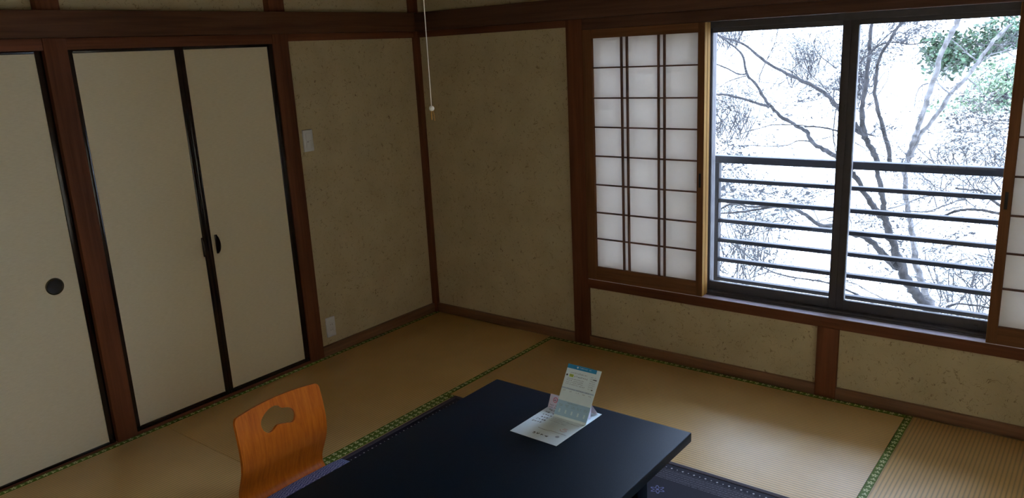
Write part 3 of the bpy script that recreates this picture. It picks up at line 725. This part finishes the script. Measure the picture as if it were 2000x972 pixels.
# ================================================================== SHOJI
def shoji(x0, y0, label, pull_right, face, grp=None):
    """0.682 wide panel, local bottom-left x0; y0 room-side face"""
    e = empty('shoji_screen', label, 'shoji screen', grp); x1 = x0 + 0.682; y1 = y0 + 0.030; z0, z1 = 0.3985, 1.744
    st, rb, rt = 0.038, 0.074, 0.045
    if x0 < 1.3: L, R = st + 0.016, 0.0345
    else: L, R = 0.0365, st + 0.016
    B('stile', M['shoji_z'], [(x0, x0 + L, y0, y1, z0, z1)], e, 0.0015)
    B('stile', M['shoji_z'], [(x1 - R, x1, y0, y1, z0, z1)], e, 0.0015)
    B('pale_edge', M['edge'], [(x1, x1 + 0.0009, y0 + 0.0015, y1 - 0.0015, z0 + 0.001, z1 - 0.001)] if x0 < 1.3 else [(x0 - 0.0009, x0, y0 + 0.0015, y1 - 0.0015, z0 + 0.001, z1 - 0.001)], e, 0)
    B('rail', M['shoji_x'], [(x0 + L, x1 - R, y0 + 0.001, y1 - 0.001, z0, z0 + rb)], e, 0.0015)
    B('rail', M['shoji_x'], [(x0 + L, x1 - R, y0 + 0.001, y1 - 0.001, z1 - rt, z1)], e, 0.0015)
    ix0, ix1 = x0 + L, x1 - R; W = ix1 - ix0
    bars = [(z, None) for z in (1.550, 1.395, 1.243, 1.089, 0.934, 0.780, 0.633)]
    bx = [(ix0, ix1, y0 + 0.008, y0 + 0.020, z - 0.0035, z + 0.0035) for z, _ in bars]
    cols = [0.172, 0.204, 0.381, 0.413] if x0 < 1.3 else [W - 0.413, W - 0.381, W - 0.204, W - 0.172]
    bx += [(ix0 + c - 0.0045, ix0 + c + 0.0045, y0 + 0.006, y0 + 0.020, z0 + rb, z1 - rt) for c in cols]
    B('lattice', M['lat_z'], bx, e, 0.0006)
    B('paper', M['shoji_paper'], [(ix0 - 0.004, ix1 + 0.004, y0 + 0.0202, y0 + 0.0204, z0 + rb - 0.004, z1 - rt + 0.004)], e, 0)
    if face:
        bm = bmesh.new(); xp = x1 - R / 2 if pull_right else x0 + L / 2
        box(bm, xp - 0.009, xp + 0.009, y0 - 0.0012, y0 + 0.004, 0.955, 1.035, 0.003); h = link('finger_pull', bm, M['shoji_z'], e)
        bm = bmesh.new(); box(bm, xp - 0.006, xp + 0.006, y0 - 0.0016, y0 + 0.002, 0.960, 1.030, 0.001); link('recess', bm, M['pull_metal'], h)
    return e
shoji(1.2045, 0.001, 'sliding paper shoji screen left of the open window, frontmost of its pair', True, True)
s2 = shoji(1.2045, 0.034, 'paper shoji screen slid behind the left shoji, only its pale edge showing', True, False)
shoji(3.138, 0.001, 'paper shoji screen cut off at the right edge of the photo', False, True)
shoji(3.138, 0.034, 'paper shoji screen hidden behind the right-hand shoji', False, False)

# ================================================================== ALUMINIUM WINDOW
def window():
    e = empty('window_1', kind='structure')
    B('frame', M['alu'], [(1.15, 3.87, 0.067, 0.165, 0.345, 0.412), (1.2045, 3.8175, 0.055, 0.0672, 0.345, 0.404), (1.15, 3.87, 0.072, 0.165, 1.728, 1.80), (1.2045, 3.8175, 0.070, 0.087, 1.716, 1.80), (1.17, 1.2055, 0.075, 0.165, 0.41, 1.73), (3.8165, 3.85, 0.075, 0.165, 0.41, 1.73),
                          (1.205, 3.817, 0.120, 0.124, 0.41, 0.424), (1.205, 3.817, 0.160, 0.165, 0.41, 0.424)], e, 0.0015)
    B('sill_track', M['alu_light'], [(1.205, 3.817, 0.0015, 0.048, 0.390, 0.3983)], e, 0.001)
    def sash(x0, x1, y, wl, wr, bot=0.460, top=1.694):
        s = B('sash', M['alu'], [(x0, x0 + wl, y, y + 0.026, 0.414, 1.726), (x1 - wr, x1, y, y + 0.026, 0.414, 1.726),
                                 (x0 + wl, x1 - wr, y + 0.002, y + 0.024, 0.414, bot), (x0 + wl, x1 - wr, y + 0.002, y + 0.024, top, 1.726),
                                 (x0 + wl - 0.006, x0 + wl - 0.002, y - 0.003, y + 0.002, bot, top), (x1 - wr + 0.002, x1 - wr + 0.006, y - 0.003, y + 0.002, bot, top)], e, 0.001)
        B('glass', M['glass'], [(x0 + wl - 0.004, x1 - wr + 0.004, y + 0.011, y + 0.015, bot - 0.004, top + 0.004)], s, 0)
    sash(1.846, 2.515, 0.090, 0.041, 0.034); sash(2.516, 3.186, 0.090, 0.033, 0.041)
    sash(1.206, 1.882, 0.128, 0.041, 0.041); sash(3.150, 3.816, 0.128, 0.041, 0.041)
    bm = bmesh.new(); box(bm, 3.060, 3.095, 0.084, 0.0905, 0.420, 0.438, 0.001); link('latch', bm, M['alu'], e)
    bm = bmesh.new(); box(bm, 2.497, 2.507, 0.0825, 0.0905, 1.30, 1.36, 0.002); link('pull_strip', bm, M['alu'], e)
window()

# ================================================================== BALCONY RAILING
def railing():
    e = empty('balcony_railing', 'dark metal railing of horizontal bars outside the window', 'railing')
    y = 0.30; bm = bmesh.new(); box(bm, 1.815, 3.60, y - 0.022, y + 0.022, 1.042, 1.080, 0.004); link('top_rail', bm, M['rail'], e)
    for z in (0.950, 0.842, 0.734, 0.628, 0.521, 0.413):
        bm = bmesh.new(); box(bm, 1.845, 3.57, y - 0.016, y + 0.016, z - 0.009, z + 0.011, 0.002); link('bar', bm, M['rail'], e)
    for x in (1.812, 3.565):
        bm = bmesh.new(); box(bm, x, x + 0.035, y - 0.018, y + 0.018, 0.27, 1.044, 0.002); link('post', bm, M['rail'], e)
        bm = bmesh.new(); box(bm, x, x + 0.035, 0.155, y + 0.018, 0.27, 0.30, 0.002); link('bracket', bm, M['rail'], e)
railing()
B('wall_outside', M['wall'], [(-3.0, 1.10, 0.12, 0.20, -3.2, 3.0), (3.92, 8.0, 0.12, 0.20, -3.2, 3.0), (1.10, 3.92, 0.12, 0.20, -3.2, 0.345), (1.10, 3.92, 0.165, 0.20, 1.80, 3.0)], bev=0, kind='structure')

# ================================================================== OUTSIDE
def hillside():
    bm = bmesh.new(); xs = [-26 + i * 0.8 for i in range(66)]; ys = [0.2 + j * 0.55 for j in range(62)]
    r = random.Random(3); G = {}
    for i, x in enumerate(xs):
        for j, y in enumerate(ys):
            base = -3.1 + 0.05 * y if y < 5 else -2.85 + (y - 5) * 0.52 + max(0, y - 13) * 0.3
            G[i, j] = bm.verts.new((x, y, base + 0.25 * sin(x * 0.9 + y * 0.5) * min(1, y / 6) + 0.18 * sin(x * 2.1 - y * 1.3) * min(1, y / 6)))
    for i in range(len(xs) - 1):
        for j in range(len(ys) - 1): bm.faces.new((G[i, j], G[i + 1, j], G[i + 1, j + 1], G[i, j + 1]))
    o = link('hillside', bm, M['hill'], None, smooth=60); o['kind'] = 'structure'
hillside()
def ground_z(x, y):
    base = -3.1 + 0.05 * y if y < 5 else -2.85 + (y - 5) * 0.52 + max(0, y - 13) * 0.3
    return base + 0.25 * sin(x * 0.9 + y * 0.5) * min(1, y / 6) + 0.18 * sin(x * 2.1 - y * 1.3) * min(1, y / 6)

def smooth_path(P, k=4):
    out = []
    for i in range(len(P) - 1):
        p0, p1, p2, p3 = (Vector(P[max(0, min(len(P) - 1, i + j))]) for j in (-1, 0, 1, 2))
        for q in range(k):
            t = q / k; out.append(0.5 * ((2 * p1) + (p2 - p0) * t + (2 * p0 - 5 * p1 + 4 * p2 - p3) * t * t + (3 * p1 - p0 - 3 * p2 + p3) * t ** 3))
    out.append(Vector(P[-1])); return out
BR = [
 ('m', [(-0.071,4.6,1.715,0.0088),(0.074,4.54,1.67,0.0104),(0.282,4.48,1.608,0.0119),(0.454,4.42,1.489,0.0134),(0.651,4.36,1.374,0.0149),(0.857,4.3,1.283,0.0163),(1.085,4.24,1.182,0.0177),(1.234,4.18,1.099,0.0191),(1.339,4.12,1.012,0.0205),(1.535,4.06,0.81,0.0218),(1.654,4.0,0.737,0.0231)]),
 ('m', [(-0.202,4.9,1.725,0.0091),(0.04,4.831,1.578,0.0103),(0.173,4.762,1.463,0.0115),(0.247,4.692,1.29,0.0128),(0.385,4.623,1.181,0.0139),(0.48,4.554,1.067,0.0151),(0.597,4.485,0.964,0.0162),(0.742,4.415,0.864,0.0173),(0.906,4.346,0.789,0.0184),(1.02,4.277,0.747,0.0194),(1.104,4.208,0.66,0.0204),(1.243,4.138,0.593,0.0214),(1.364,4.069,0.542,0.0224),(1.547,4.0,0.417,0.0233)]),
 ('m', [(1.545,4.0,0.414,0.0233),(1.649,4.0,0.263,0.0251),(1.746,4.0,0.113,0.0268),(1.824,4.0,0.018,0.0285)]),
 ('m', [(-0.238,4.6,1.099,0.0118),(-0.048,4.55,1.094,0.0124),(0.154,4.5,1.08,0.0129),(0.375,4.45,1.029,0.0134),(0.604,4.4,0.971,0.0139)]),
 ('b', [(-0.261,4.8,1.435,0.006),(-0.143,4.775,1.403,0.0067),(0.01,4.75,1.348,0.0074),(0.141,4.725,1.29,0.0081),(0.244,4.7,1.289,0.0087)]),
 ('b', [(-0.257,4.8,1.085,0.003),(-0.12,4.733,1.131,0.004),(0.064,4.667,1.222,0.0049),(0.276,4.6,1.278,0.0058)]),
 ('b', [(0.455,4.5,1.211,0.0057),(0.453,4.52,1.287,0.0051),(0.506,4.54,1.423,0.0045),(0.558,4.56,1.541,0.004),(0.586,4.58,1.645,0.0034),(0.599,4.6,1.734,0.0028)]),
 ('b', [(0.52,4.5,1.424,0.0042),(0.577,4.55,1.526,0.0035),(0.65,4.6,1.627,0.0028)]),
 ('b', [(1.647,4.3,0.716,0.008),(1.482,4.3,0.755,0.008),(1.308,4.3,0.758,0.0081),(1.229,4.3,0.778,0.0081),(1.113,4.3,0.791,0.0081),(0.996,4.3,0.796,0.0082)]),
 ('b', [(0.995,4.3,0.8,0.0068),(0.862,4.34,0.804,0.006),(0.648,4.38,0.792,0.0053),(0.499,4.42,0.75,0.0045),(0.33,4.46,0.703,0.0037),(0.096,4.5,0.578,0.0029)]),
 ('b', [(1.076,4.3,0.644,0.0068),(0.929,4.34,0.647,0.006),(0.811,4.38,0.592,0.0053),(0.594,4.42,0.567,0.0045),(0.333,4.46,0.566,0.0037),(0.133,4.5,0.472,0.0029)]),
 ('b', [(1.386,4.0,1.283,0.0064),(1.402,3.986,1.175,0.0062),(1.36,3.971,1.162,0.0061),(1.355,3.957,1.095,0.0059),(1.389,3.943,1.027,0.0057),(1.381,3.929,0.877,0.0055),(1.384,3.914,0.753,0.0053),(1.424,3.9,0.588,0.0051)]),
 ('b', [(1.285,4.1,1.112,0.0039),(1.148,4.167,1.236,0.0035),(0.978,4.233,1.364,0.0031),(0.818,4.3,1.524,0.0027)]),
 ('b', [(1.271,4.3,1.339,0.0054),(1.198,4.3,1.397,0.0047),(1.11,4.3,1.471,0.004),(1.056,4.3,1.572,0.0034),(1.091,4.3,1.724,0.0027)]),
 ('b', [(0.152,4.6,1.572,0.0058),(0.192,4.6,1.663,0.0051),(0.231,4.6,1.746,0.0043)]),
 ('b', [(0.714,4.4,1.363,0.0041),(0.839,4.35,1.318,0.0055),(0.947,4.3,1.245,0.0068)]),
 ('m', [(-0.131,4.4,-0.239,0.0059),(0.119,4.338,-0.17,0.0079),(0.424,4.275,-0.106,0.0099),(0.689,4.212,-0.031,0.0118),(0.836,4.15,0.005,0.0136),(0.994,4.088,0.01,0.0155),(1.135,4.025,-0.034,0.0173),(1.287,3.962,-0.098,0.0191),(1.472,3.9,-0.082,0.0208)]),
 ('b', [(0.74,4.2,-0.001,0.011),(0.51,4.22,-0.039,0.0106),(0.403,4.24,-0.028,0.0101),(0.261,4.26,-0.043,0.0096),(0.151,4.28,-0.106,0.0091),(0.021,4.3,-0.188,0.0086)]),
 ('b', [(0.13,4.3,0.098,0.0029),(0.409,4.3,0.109,0.0028),(0.572,4.3,0.104,0.0028),(0.733,4.3,0.084,0.0028),(0.968,4.3,0.039,0.0028),(1.119,4.3,0.035,0.0027)]),
 ('b', [(0.421,4.3,-0.385,0.0057),(0.569,4.3,-0.32,0.0047),(0.714,4.3,-0.288,0.0037),(0.809,4.3,-0.275,0.0028)]),
 ('m', [(0.001,4.6,-0.443,0.006),(0.175,4.556,-0.547,0.0064),(0.308,4.511,-0.599,0.0069),(0.431,4.467,-0.669,0.0073),(0.636,4.422,-0.751,0.0077),(0.816,4.378,-0.774,0.0081),(1.052,4.333,-0.771,0.0085),(1.219,4.289,-0.759,0.0089),(1.41,4.244,-0.767,0.0092),(1.627,4.2,-0.832,0.0096)]),
 ('b', [(0.39,4.5,-0.918,0.0044),(0.517,4.433,-0.839,0.0044),(0.657,4.367,-0.768,0.0043),(0.745,4.3,-0.739,0.0043)]),
 ('b', [(0.815,4.3,-0.88,0.0028),(1.011,4.275,-0.819,0.0032),(1.17,4.25,-0.756,0.0035),(1.324,4.225,-0.687,0.0038),(1.52,4.2,-0.692,0.0041)]),
 ('b', [(0.816,4.3,-0.053,0.0028),(0.899,4.25,-0.131,0.0035),(1.009,4.2,-0.158,0.0041)]),
 ('b', [(1.114,4.3,-0.184,0.0041),(1.225,4.267,-0.12,0.0041),(1.334,4.233,-0.072,0.0041),(1.51,4.2,-0.005,0.004)]),
 ('b', [(1.121,4.3,-0.027,0.0041),(1.17,4.25,-0.091,0.0041),(1.225,4.2,-0.153,0.0041)]),
 ('m', [(1.463,4.0,-0.163,0.0211),(1.544,3.983,-0.167,0.0232),(1.684,3.967,-0.173,0.0252),(1.764,3.95,-0.216,0.0273),(1.859,3.933,-0.29,0.0294),(1.954,3.917,-0.385,0.0315),(2.045,3.9,-0.424,0.0336)]),
 ('t', [(2.77,3.9,-1.637,0.0537),(2.549,3.9,-1.173,0.0504),(2.366,3.9,-0.889,0.0478),(2.26,3.9,-0.733,0.0453),(2.171,3.9,-0.636,0.043),(2.109,3.9,-0.55,0.0407),(2.044,3.9,-0.417,0.0384),(1.994,3.9,-0.297,0.0361),(1.943,3.9,-0.162,0.0338),(1.902,3.9,-0.072,0.0315),(1.875,3.9,0.019,0.0293),(1.854,3.9,0.141,0.027),(1.832,3.9,0.262,0.0247),(1.794,3.9,0.413,0.0225),(1.781,3.9,0.503,0.0203)]),
 ('t', [(1.886,3.9,0.522,0.0202),(1.848,3.9,0.702,0.0192),(1.792,3.9,0.881,0.0182),(1.752,3.9,0.991,0.0171),(1.72,3.9,1.128,0.0161),(1.72,3.9,1.264,0.0151),(1.732,3.9,1.411,0.0141),(1.782,3.9,1.529,0.013),(1.844,3.9,1.644,0.012),(1.887,3.9,1.726,0.011),(1.933,3.9,1.857,0.01)]),
 ('t', [(1.76,4.0,0.487,0.0283),(1.717,4.009,0.599,0.0269),(1.655,4.018,0.696,0.0255),(1.614,4.027,0.78,0.0241),(1.593,4.036,0.921,0.0227),(1.586,4.045,1.062,0.0213),(1.603,4.055,1.201,0.0199),(1.609,4.064,1.353,0.0185),(1.611,4.073,1.49,0.0171),(1.61,4.082,1.627,0.0157),(1.614,4.091,1.748,0.0143),(1.616,4.1,1.882,0.0129)]),
 ('t', [(1.548,4.0,0.872,0.0154),(1.598,4.0,0.791,0.018),(1.654,4.0,0.723,0.0206)]),
 ('u', [(2.477,4.6,-1.647,0.0378),(2.363,4.6,-1.319,0.036),(2.254,4.6,-1.043,0.0344),(2.185,4.6,-0.917,0.033),(2.088,4.6,-0.708,0.0316),(2.044,4.6,-0.611,0.0302),(2.01,4.6,-0.445,0.0288),(1.974,4.6,-0.263,0.0274),(1.931,4.6,-0.066,0.0261),(1.896,4.6,0.113,0.0247),(1.865,4.6,0.341,0.0234),(1.873,4.6,0.439,0.0221)]),
 ('u', [(1.887,4.6,0.437,0.0248),(1.898,4.611,0.542,0.0248),(1.933,4.622,0.692,0.0247),(1.972,4.633,0.869,0.0247),(2.019,4.644,1.101,0.0247),(2.057,4.656,1.272,0.0246),(2.092,4.667,1.454,0.0246),(2.144,4.678,1.591,0.0246),(2.189,4.689,1.712,0.0246),(2.232,4.7,1.845,0.0247)]),
 ('u', [(1.898,4.6,0.483,0.022),(1.936,4.633,0.616,0.0211),(2.001,4.667,0.748,0.0202),(2.091,4.7,0.893,0.0193),(2.176,4.733,1.065,0.0184),(2.288,4.767,1.211,0.0175),(2.371,4.8,1.355,0.0166),(2.442,4.833,1.491,0.0157),(2.492,4.867,1.57,0.0148),(2.577,4.9,1.661,0.014)]),
 ('v', [(2.358,4.9,1.352,0.0084),(2.291,4.9,1.396,0.007),(2.193,4.9,1.492,0.0056),(2.11,4.9,1.56,0.0042)]),
 ('v', [(2.434,4.9,1.489,0.0084),(2.508,4.9,1.486,0.007),(2.574,4.9,1.428,0.0056),(2.652,4.9,1.37,0.0042)]),
 ('v', [(2.166,4.8,1.06,0.0083),(2.073,4.85,1.13,0.0063),(2.018,4.9,1.201,0.0042)]),
 ('v', [(2.373,4.8,1.341,0.0083),(2.449,4.833,1.407,0.0069),(2.564,4.867,1.444,0.0056),(2.638,4.9,1.522,0.0042)]),
 ('v', [(2.283,4.8,1.209,0.0083),(2.358,4.85,1.141,0.0056),(2.409,4.9,1.051,0.0028)]),
 ('v', [(1.99,4.7,1.17,0.0083),(1.926,4.7,1.141,0.0064),(1.892,4.7,1.039,0.0046),(1.894,4.7,0.921,0.0028)]),
 ('b', [(1.637,3.6,1.387,0.0061),(1.65,3.617,1.412,0.0059),(1.723,3.633,1.487,0.0057),(1.813,3.65,1.56,0.0055),(1.931,3.667,1.565,0.0053),(2.024,3.683,1.544,0.005),(2.148,3.7,1.563,0.0048)]),
 ('b', [(1.731,3.6,1.488,0.0048),(1.85,3.633,1.622,0.0048),(1.945,3.667,1.711,0.0048),(1.968,3.7,1.778,0.0049)]),
 ('b', [(1.673,3.5,0.759,0.0024),(1.794,3.6,0.669,0.0024),(1.939,3.7,0.594,0.0025)]),
 ('v', [(2.148,4.4,0.836,0.0027),(2.308,4.375,0.786,0.003),(2.472,4.35,0.764,0.0033),(2.588,4.325,0.838,0.0036),(2.717,4.3,0.856,0.0039)]),
 ('v', [(2.289,4.4,0.964,0.0026),(2.434,4.367,0.899,0.0031),(2.572,4.333,0.877,0.0035),(2.715,4.3,0.869,0.0039)]),
 ('v', [(2.129,4.4,0.751,0.0027),(2.336,4.367,0.759,0.0031),(2.509,4.333,0.781,0.0035),(2.72,4.3,0.816,0.0039)]),
 ('v', [(2.445,4.4,0.716,0.0027),(2.583,4.35,0.726,0.0033),(2.728,4.3,0.729,0.0039)]),
 ('v', [(1.955,4.4,0.384,0.004),(2.078,4.38,0.308,0.0043),(2.197,4.36,0.256,0.0045),(2.314,4.34,0.198,0.0048),(2.426,4.32,0.171,0.005),(2.526,4.3,0.107,0.0053)]),
 ('v', [(1.804,4.3,0.038,0.0081),(1.93,4.275,0.085,0.0073),(2.085,4.25,0.173,0.0066),(2.224,4.225,0.211,0.0059),(2.337,4.2,0.194,0.0052)]),
 ('v', [(1.773,4.3,-0.055,0.0081),(1.991,4.275,0.034,0.0077),(2.136,4.25,0.044,0.0073),(2.311,4.225,0.133,0.0069),(2.442,4.2,0.202,0.0065)]),
 ('m', [(2.227,4.3,-0.005,0.0107),(2.309,4.283,0.029,0.0111),(2.415,4.267,0.081,0.0114),(2.521,4.25,0.1,0.0118),(2.626,4.233,0.098,0.0122),(2.717,4.217,0.086,0.0126),(2.833,4.2,0.063,0.013)]),
 ('v', [(1.943,4.3,-0.177,0.004),(2.035,4.25,-0.116,0.004),(2.135,4.2,-0.001,0.004)]),
 ('m', [(2.355,4.3,0.269,0.0079),(2.464,4.28,0.265,0.009),(2.557,4.26,0.267,0.01),(2.641,4.24,0.202,0.011),(2.717,4.22,0.152,0.012),(2.831,4.2,0.078,0.013)]),
 ('v', [(2.539,4.3,0.259,0.0026),(2.587,4.25,0.375,0.0033),(2.622,4.2,0.473,0.0039)]),
 ('m', [(2.362,4.3,-0.85,0.0082),(2.472,4.275,-0.792,0.0088),(2.596,4.25,-0.777,0.0094),(2.704,4.225,-0.771,0.0101),(2.833,4.2,-0.749,0.0107)]),
 ('v', [(1.465,4.3,-0.735,0.0056),(1.559,4.275,-0.732,0.0055),(1.709,4.25,-0.789,0.0055),(1.824,4.225,-0.824,0.0055),(1.968,4.2,-0.886,0.0054)]),
 ('v', [(1.413,4.3,-0.805,0.0084),(1.487,4.267,-0.811,0.0083),(1.607,4.233,-0.826,0.0083),(1.758,4.2,-0.887,0.0082)]),
 ('v', [(2.242,4.3,-0.557,0.0027),(2.372,4.25,-0.687,0.0027),(2.47,4.2,-0.786,0.0027)]),
 ('v', [(2.033,4.3,-0.854,0.0027),(2.119,4.267,-0.731,0.0027),(2.231,4.233,-0.622,0.0027),(2.35,4.2,-0.475,0.0027)]),
 ('v', [(2.184,4.3,-0.73,0.0027),(2.268,4.25,-0.785,0.0027),(2.336,4.2,-0.825,0.0027)]),
 ('v', [(1.457,4.3,-0.151,0.0027),(1.678,4.267,-0.09,0.0027),(1.909,4.233,-0.109,0.0027),(2.06,4.2,-0.119,0.0027)]),
 ('v', [(1.787,4.3,-0.045,0.0027),(1.682,4.25,-0.086,0.0027),(1.563,4.2,-0.17,0.0027)]),
 ('v', [(1.466,4.3,-0.604,0.0028),(1.636,4.25,-0.594,0.0027),(1.843,4.2,-0.553,0.0027)]),
]

def twigs_from(bm, path, r, dens, lmin, lmax, depth=0):
    """thin forking shoots growing from a limb"""
    for i in range(1, len(path) - 1):
        if r.random() > dens: continue
        p = Vector(path[i][:3]); d = (Vector(path[i + 1][:3]) - p).normalized()
        v = (d * r.uniform(0.2, 1) + Vector((r.uniform(-1, 1), r.uniform(-0.8, 0.8), r.uniform(-0.35, 0.9)))).normalized()
        L = r.uniform(lmin, lmax); pts = [p]; n_ = 6
        for k in range(n_):
            v = (v + Vector((r.uniform(-.28, .28), r.uniform(-.28, .28), r.uniform(-.22, .26)))).normalized(); pts.append(pts[-1] + v * L / n_)
        r0 = 0.0018 + 0.0022 * L
        tube(bm, pts, [r0 * (1 - 0.8 * k / n_) for k in range(n_ + 1)], 3, False)
        if depth < 2: twigs_from(bm, [tuple(q) for q in pts], r, 0.55, lmin * 0.45, lmax * 0.5, depth + 1)
def tree(kinds, name, label, trunk_kind, barkm, seed, dens):
    e = empty(name, label, 'tree'); r = random.Random(seed); tw = bmesh.new(); first = True
    for kd, P in BR:
        if kd not in kinds: continue
        path = smooth_path(P); rad = [p[3] for p in path]
        jit = [Vector(p[:3]) + Vector((r.uniform(-1, 1), r.uniform(-1, 1), r.uniform(-1, 1))) * min(0.012, p[3] * 0.35) for p in path]
        bm = bmesh.new(); tube(bm, jit, [max(0.0028, q) * (1 + r.uniform(-.12, .12)) for q in rad], 8 if rad[0] > 0.01 or rad[-1] > 0.01 else 5)
        link('trunk' if kd in trunk_kind else 'branch', bm, M['bark_pale'] if kd in 'uv' else barkm, e, smooth=60)
        twigs_from(tw, path, r, dens * (0.25 if kd in trunk_kind else 1.0), 0.25, 0.8)
    o = link('twigs', tw, M['twig'], e, smooth=0); o['kind'] = 'stuff'
    return e
tree('tmbuv', 'bare_tree', 'leafless grey tree outside the window, several stems fanning up behind the railing', 'tu', M['bark'], 5, 0.45)

def leaf_cloud(bm, c, rad, n_, size, r, flat=1.0):
    for _ in range(n_):
        while True:
            q = Vector((r.uniform(-1, 1), r.uniform(-1, 1), r.uniform(-1, 1)))
            if q.length <= 1: break
        q = q * (0.55 + 0.45 * q.length); p = Vector(c) + Vector((q.x * rad[0], q.y * rad[1], q.z * rad[2]))
        a = Vector((r.uniform(-1, 1), r.uniform(-1, 1), r.uniform(-.8, .5))).normalized(); b = a.cross(Vector((r.uniform(-1, 1), r.uniform(-1, 1), r.uniform(-1, 1)))).normalized()
        L = size * r.uniform(0.6, 1.3); w_ = L * 0.24
        vs = [bm.verts.new(p - a * L / 2), bm.verts.new(p + b * w_), bm.verts.new(p + a * L / 2), bm.verts.new(p - b * w_)]
        bm.faces.new(vs)
def shrub(name, label, cat, x, y, blobs, leaf, size, n_, seed, stems=5):
    e = empty(name, label, cat); r = random.Random(seed); gz = ground_z(x, y)
    bm = bmesh.new()
    for dx, dy, z, rx, ry, rz in blobs: leaf_cloud(bm, (x + dx, y + dy, z), (rx, ry, rz), int(n_ * rx * rz), size, r)
    o = link('foliage', bm, M[leaf], e, smooth=0)
    bm = bmesh.new()
    for k in range(stems):
        b = blobs[k % len(blobs)]; tube(bm, smooth_path([(x + r.uniform(-.2, .2), y, gz - 0.1, 0), (x + b[0] * .4, y + b[1] * .5, (gz + b[2]) / 2, 0), (x + b[0], y + b[1], b[2] + b[5] * .5, 0)], 3) and [(x + r.uniform(-.2, .2), y, gz - 0.1), (x + b[0] * .4, y + b[1] * .5, (gz + b[2]) / 2), (x + b[0], y + b[1], b[2] + b[5] * .5)], [0.05, 0.035, 0.015], 6)
    link('stem', bm, M['bark'], e)
shrub('evergreen_shrub', 'dark green broadleaf evergreen showing at the upper right of the window', 'shrub', 1.25, 12.4,
      [(-.15, 0, 1.0, .72, .6, .45), (.45, .1, 1.45, .65, .5, .36), (-.45, .1, 1.35, .45, .4, .28), (-.2, -.2, .50, .6, .5, .28)], 'leaf_dark', 0.10, 5600, 21)
shrub('evergreen_shrub', 'pale green leafy evergreen at the right edge of the window pane', 'shrub', 1.95, 10.9,
      [(0, 0, .72, .58, .5, .48), (-.6, 0, .32, .50, .4, .28), (.15, 0, .15, .6, .4, .35)], 'leaf_pale', 0.09, 3600, 22)
def bush(label, x, y, rx, hh, n_, seed):
    """a low tangle of thin arching shoots on the slope, with a few dry leaves"""
    e = empty('bare_shrub', label, 'shrub'); r = random.Random(seed); gz = ground_z(x, y); bm = bmesh.new(); lf = bmesh.new()
    for k in range(n_):
        sx = x + r.uniform(-rx, rx) * .6; sy = y + r.uniform(-.4, .4)
        s = Vector((sx, sy, ground_z(sx, sy) - 0.05)); t_ = s + Vector((r.uniform(-.35, .35), r.uniform(-.35, .15), hh * r.uniform(.4, 1)))
        m1 = s.lerp(t_, .5) + Vector((r.uniform(-.2, .2), 0, r.uniform(0, .2)))
        path = [s, m1, t_, t_ + Vector((r.uniform(-.3, .3), r.uniform(-.2, .2), r.uniform(-.2, .1)))]
        pts = [Vector(p[:3]) for p in smooth_path([tuple(p) + (0,) for p in path], 3)]
        tube(bm, pts, [0.009 * (1 - .75 * i / len(pts)) for i in range(len(pts))], 3, False)
        twigs_from(bm, [tuple(p) for p in pts[3:]], r, 0.5, 0.15, 0.45, 1)
        if k % 2 == 0: leaf_cloud(lf, t_, (.22, .22, .14), 22, 0.055, r)
    o = link('shoots', bm, M['twig'], e, smooth=0); o['kind'] = 'stuff'
    o = link('dry_leaves', lf, M['litter'], e, smooth=0); o['kind'] = 'stuff'
bush('grey twiggy bush low behind the left end of the railing', -.75, 7.1, .6, .9, 55, 31)
bush('grey twiggy bush behind the left window pane above the top rail', -2.3, 10.3, .8, .9, 70, 32)
bush('tangled twiggy bush at the upper left corner of the window view', -3.8, 13.1, .8, 1.0, 70, 33)
bush('twiggy bush seen at the top of the left pane beside the mullion', -1.75, 12.9, .45, .8, 60, 34)
bush('tangle of twigs at the top of the right pane left of the dark evergreen', -.42, 11.8, .3, 1.0, 80, 37)
bush('twiggy bush low behind the right end of the railing', 2.2, 7.2, .6, .7, 40, 35)
bush('twiggy bush behind the right pane below the pale evergreen', 1.75, 9.5, .8, .6, 50, 36)
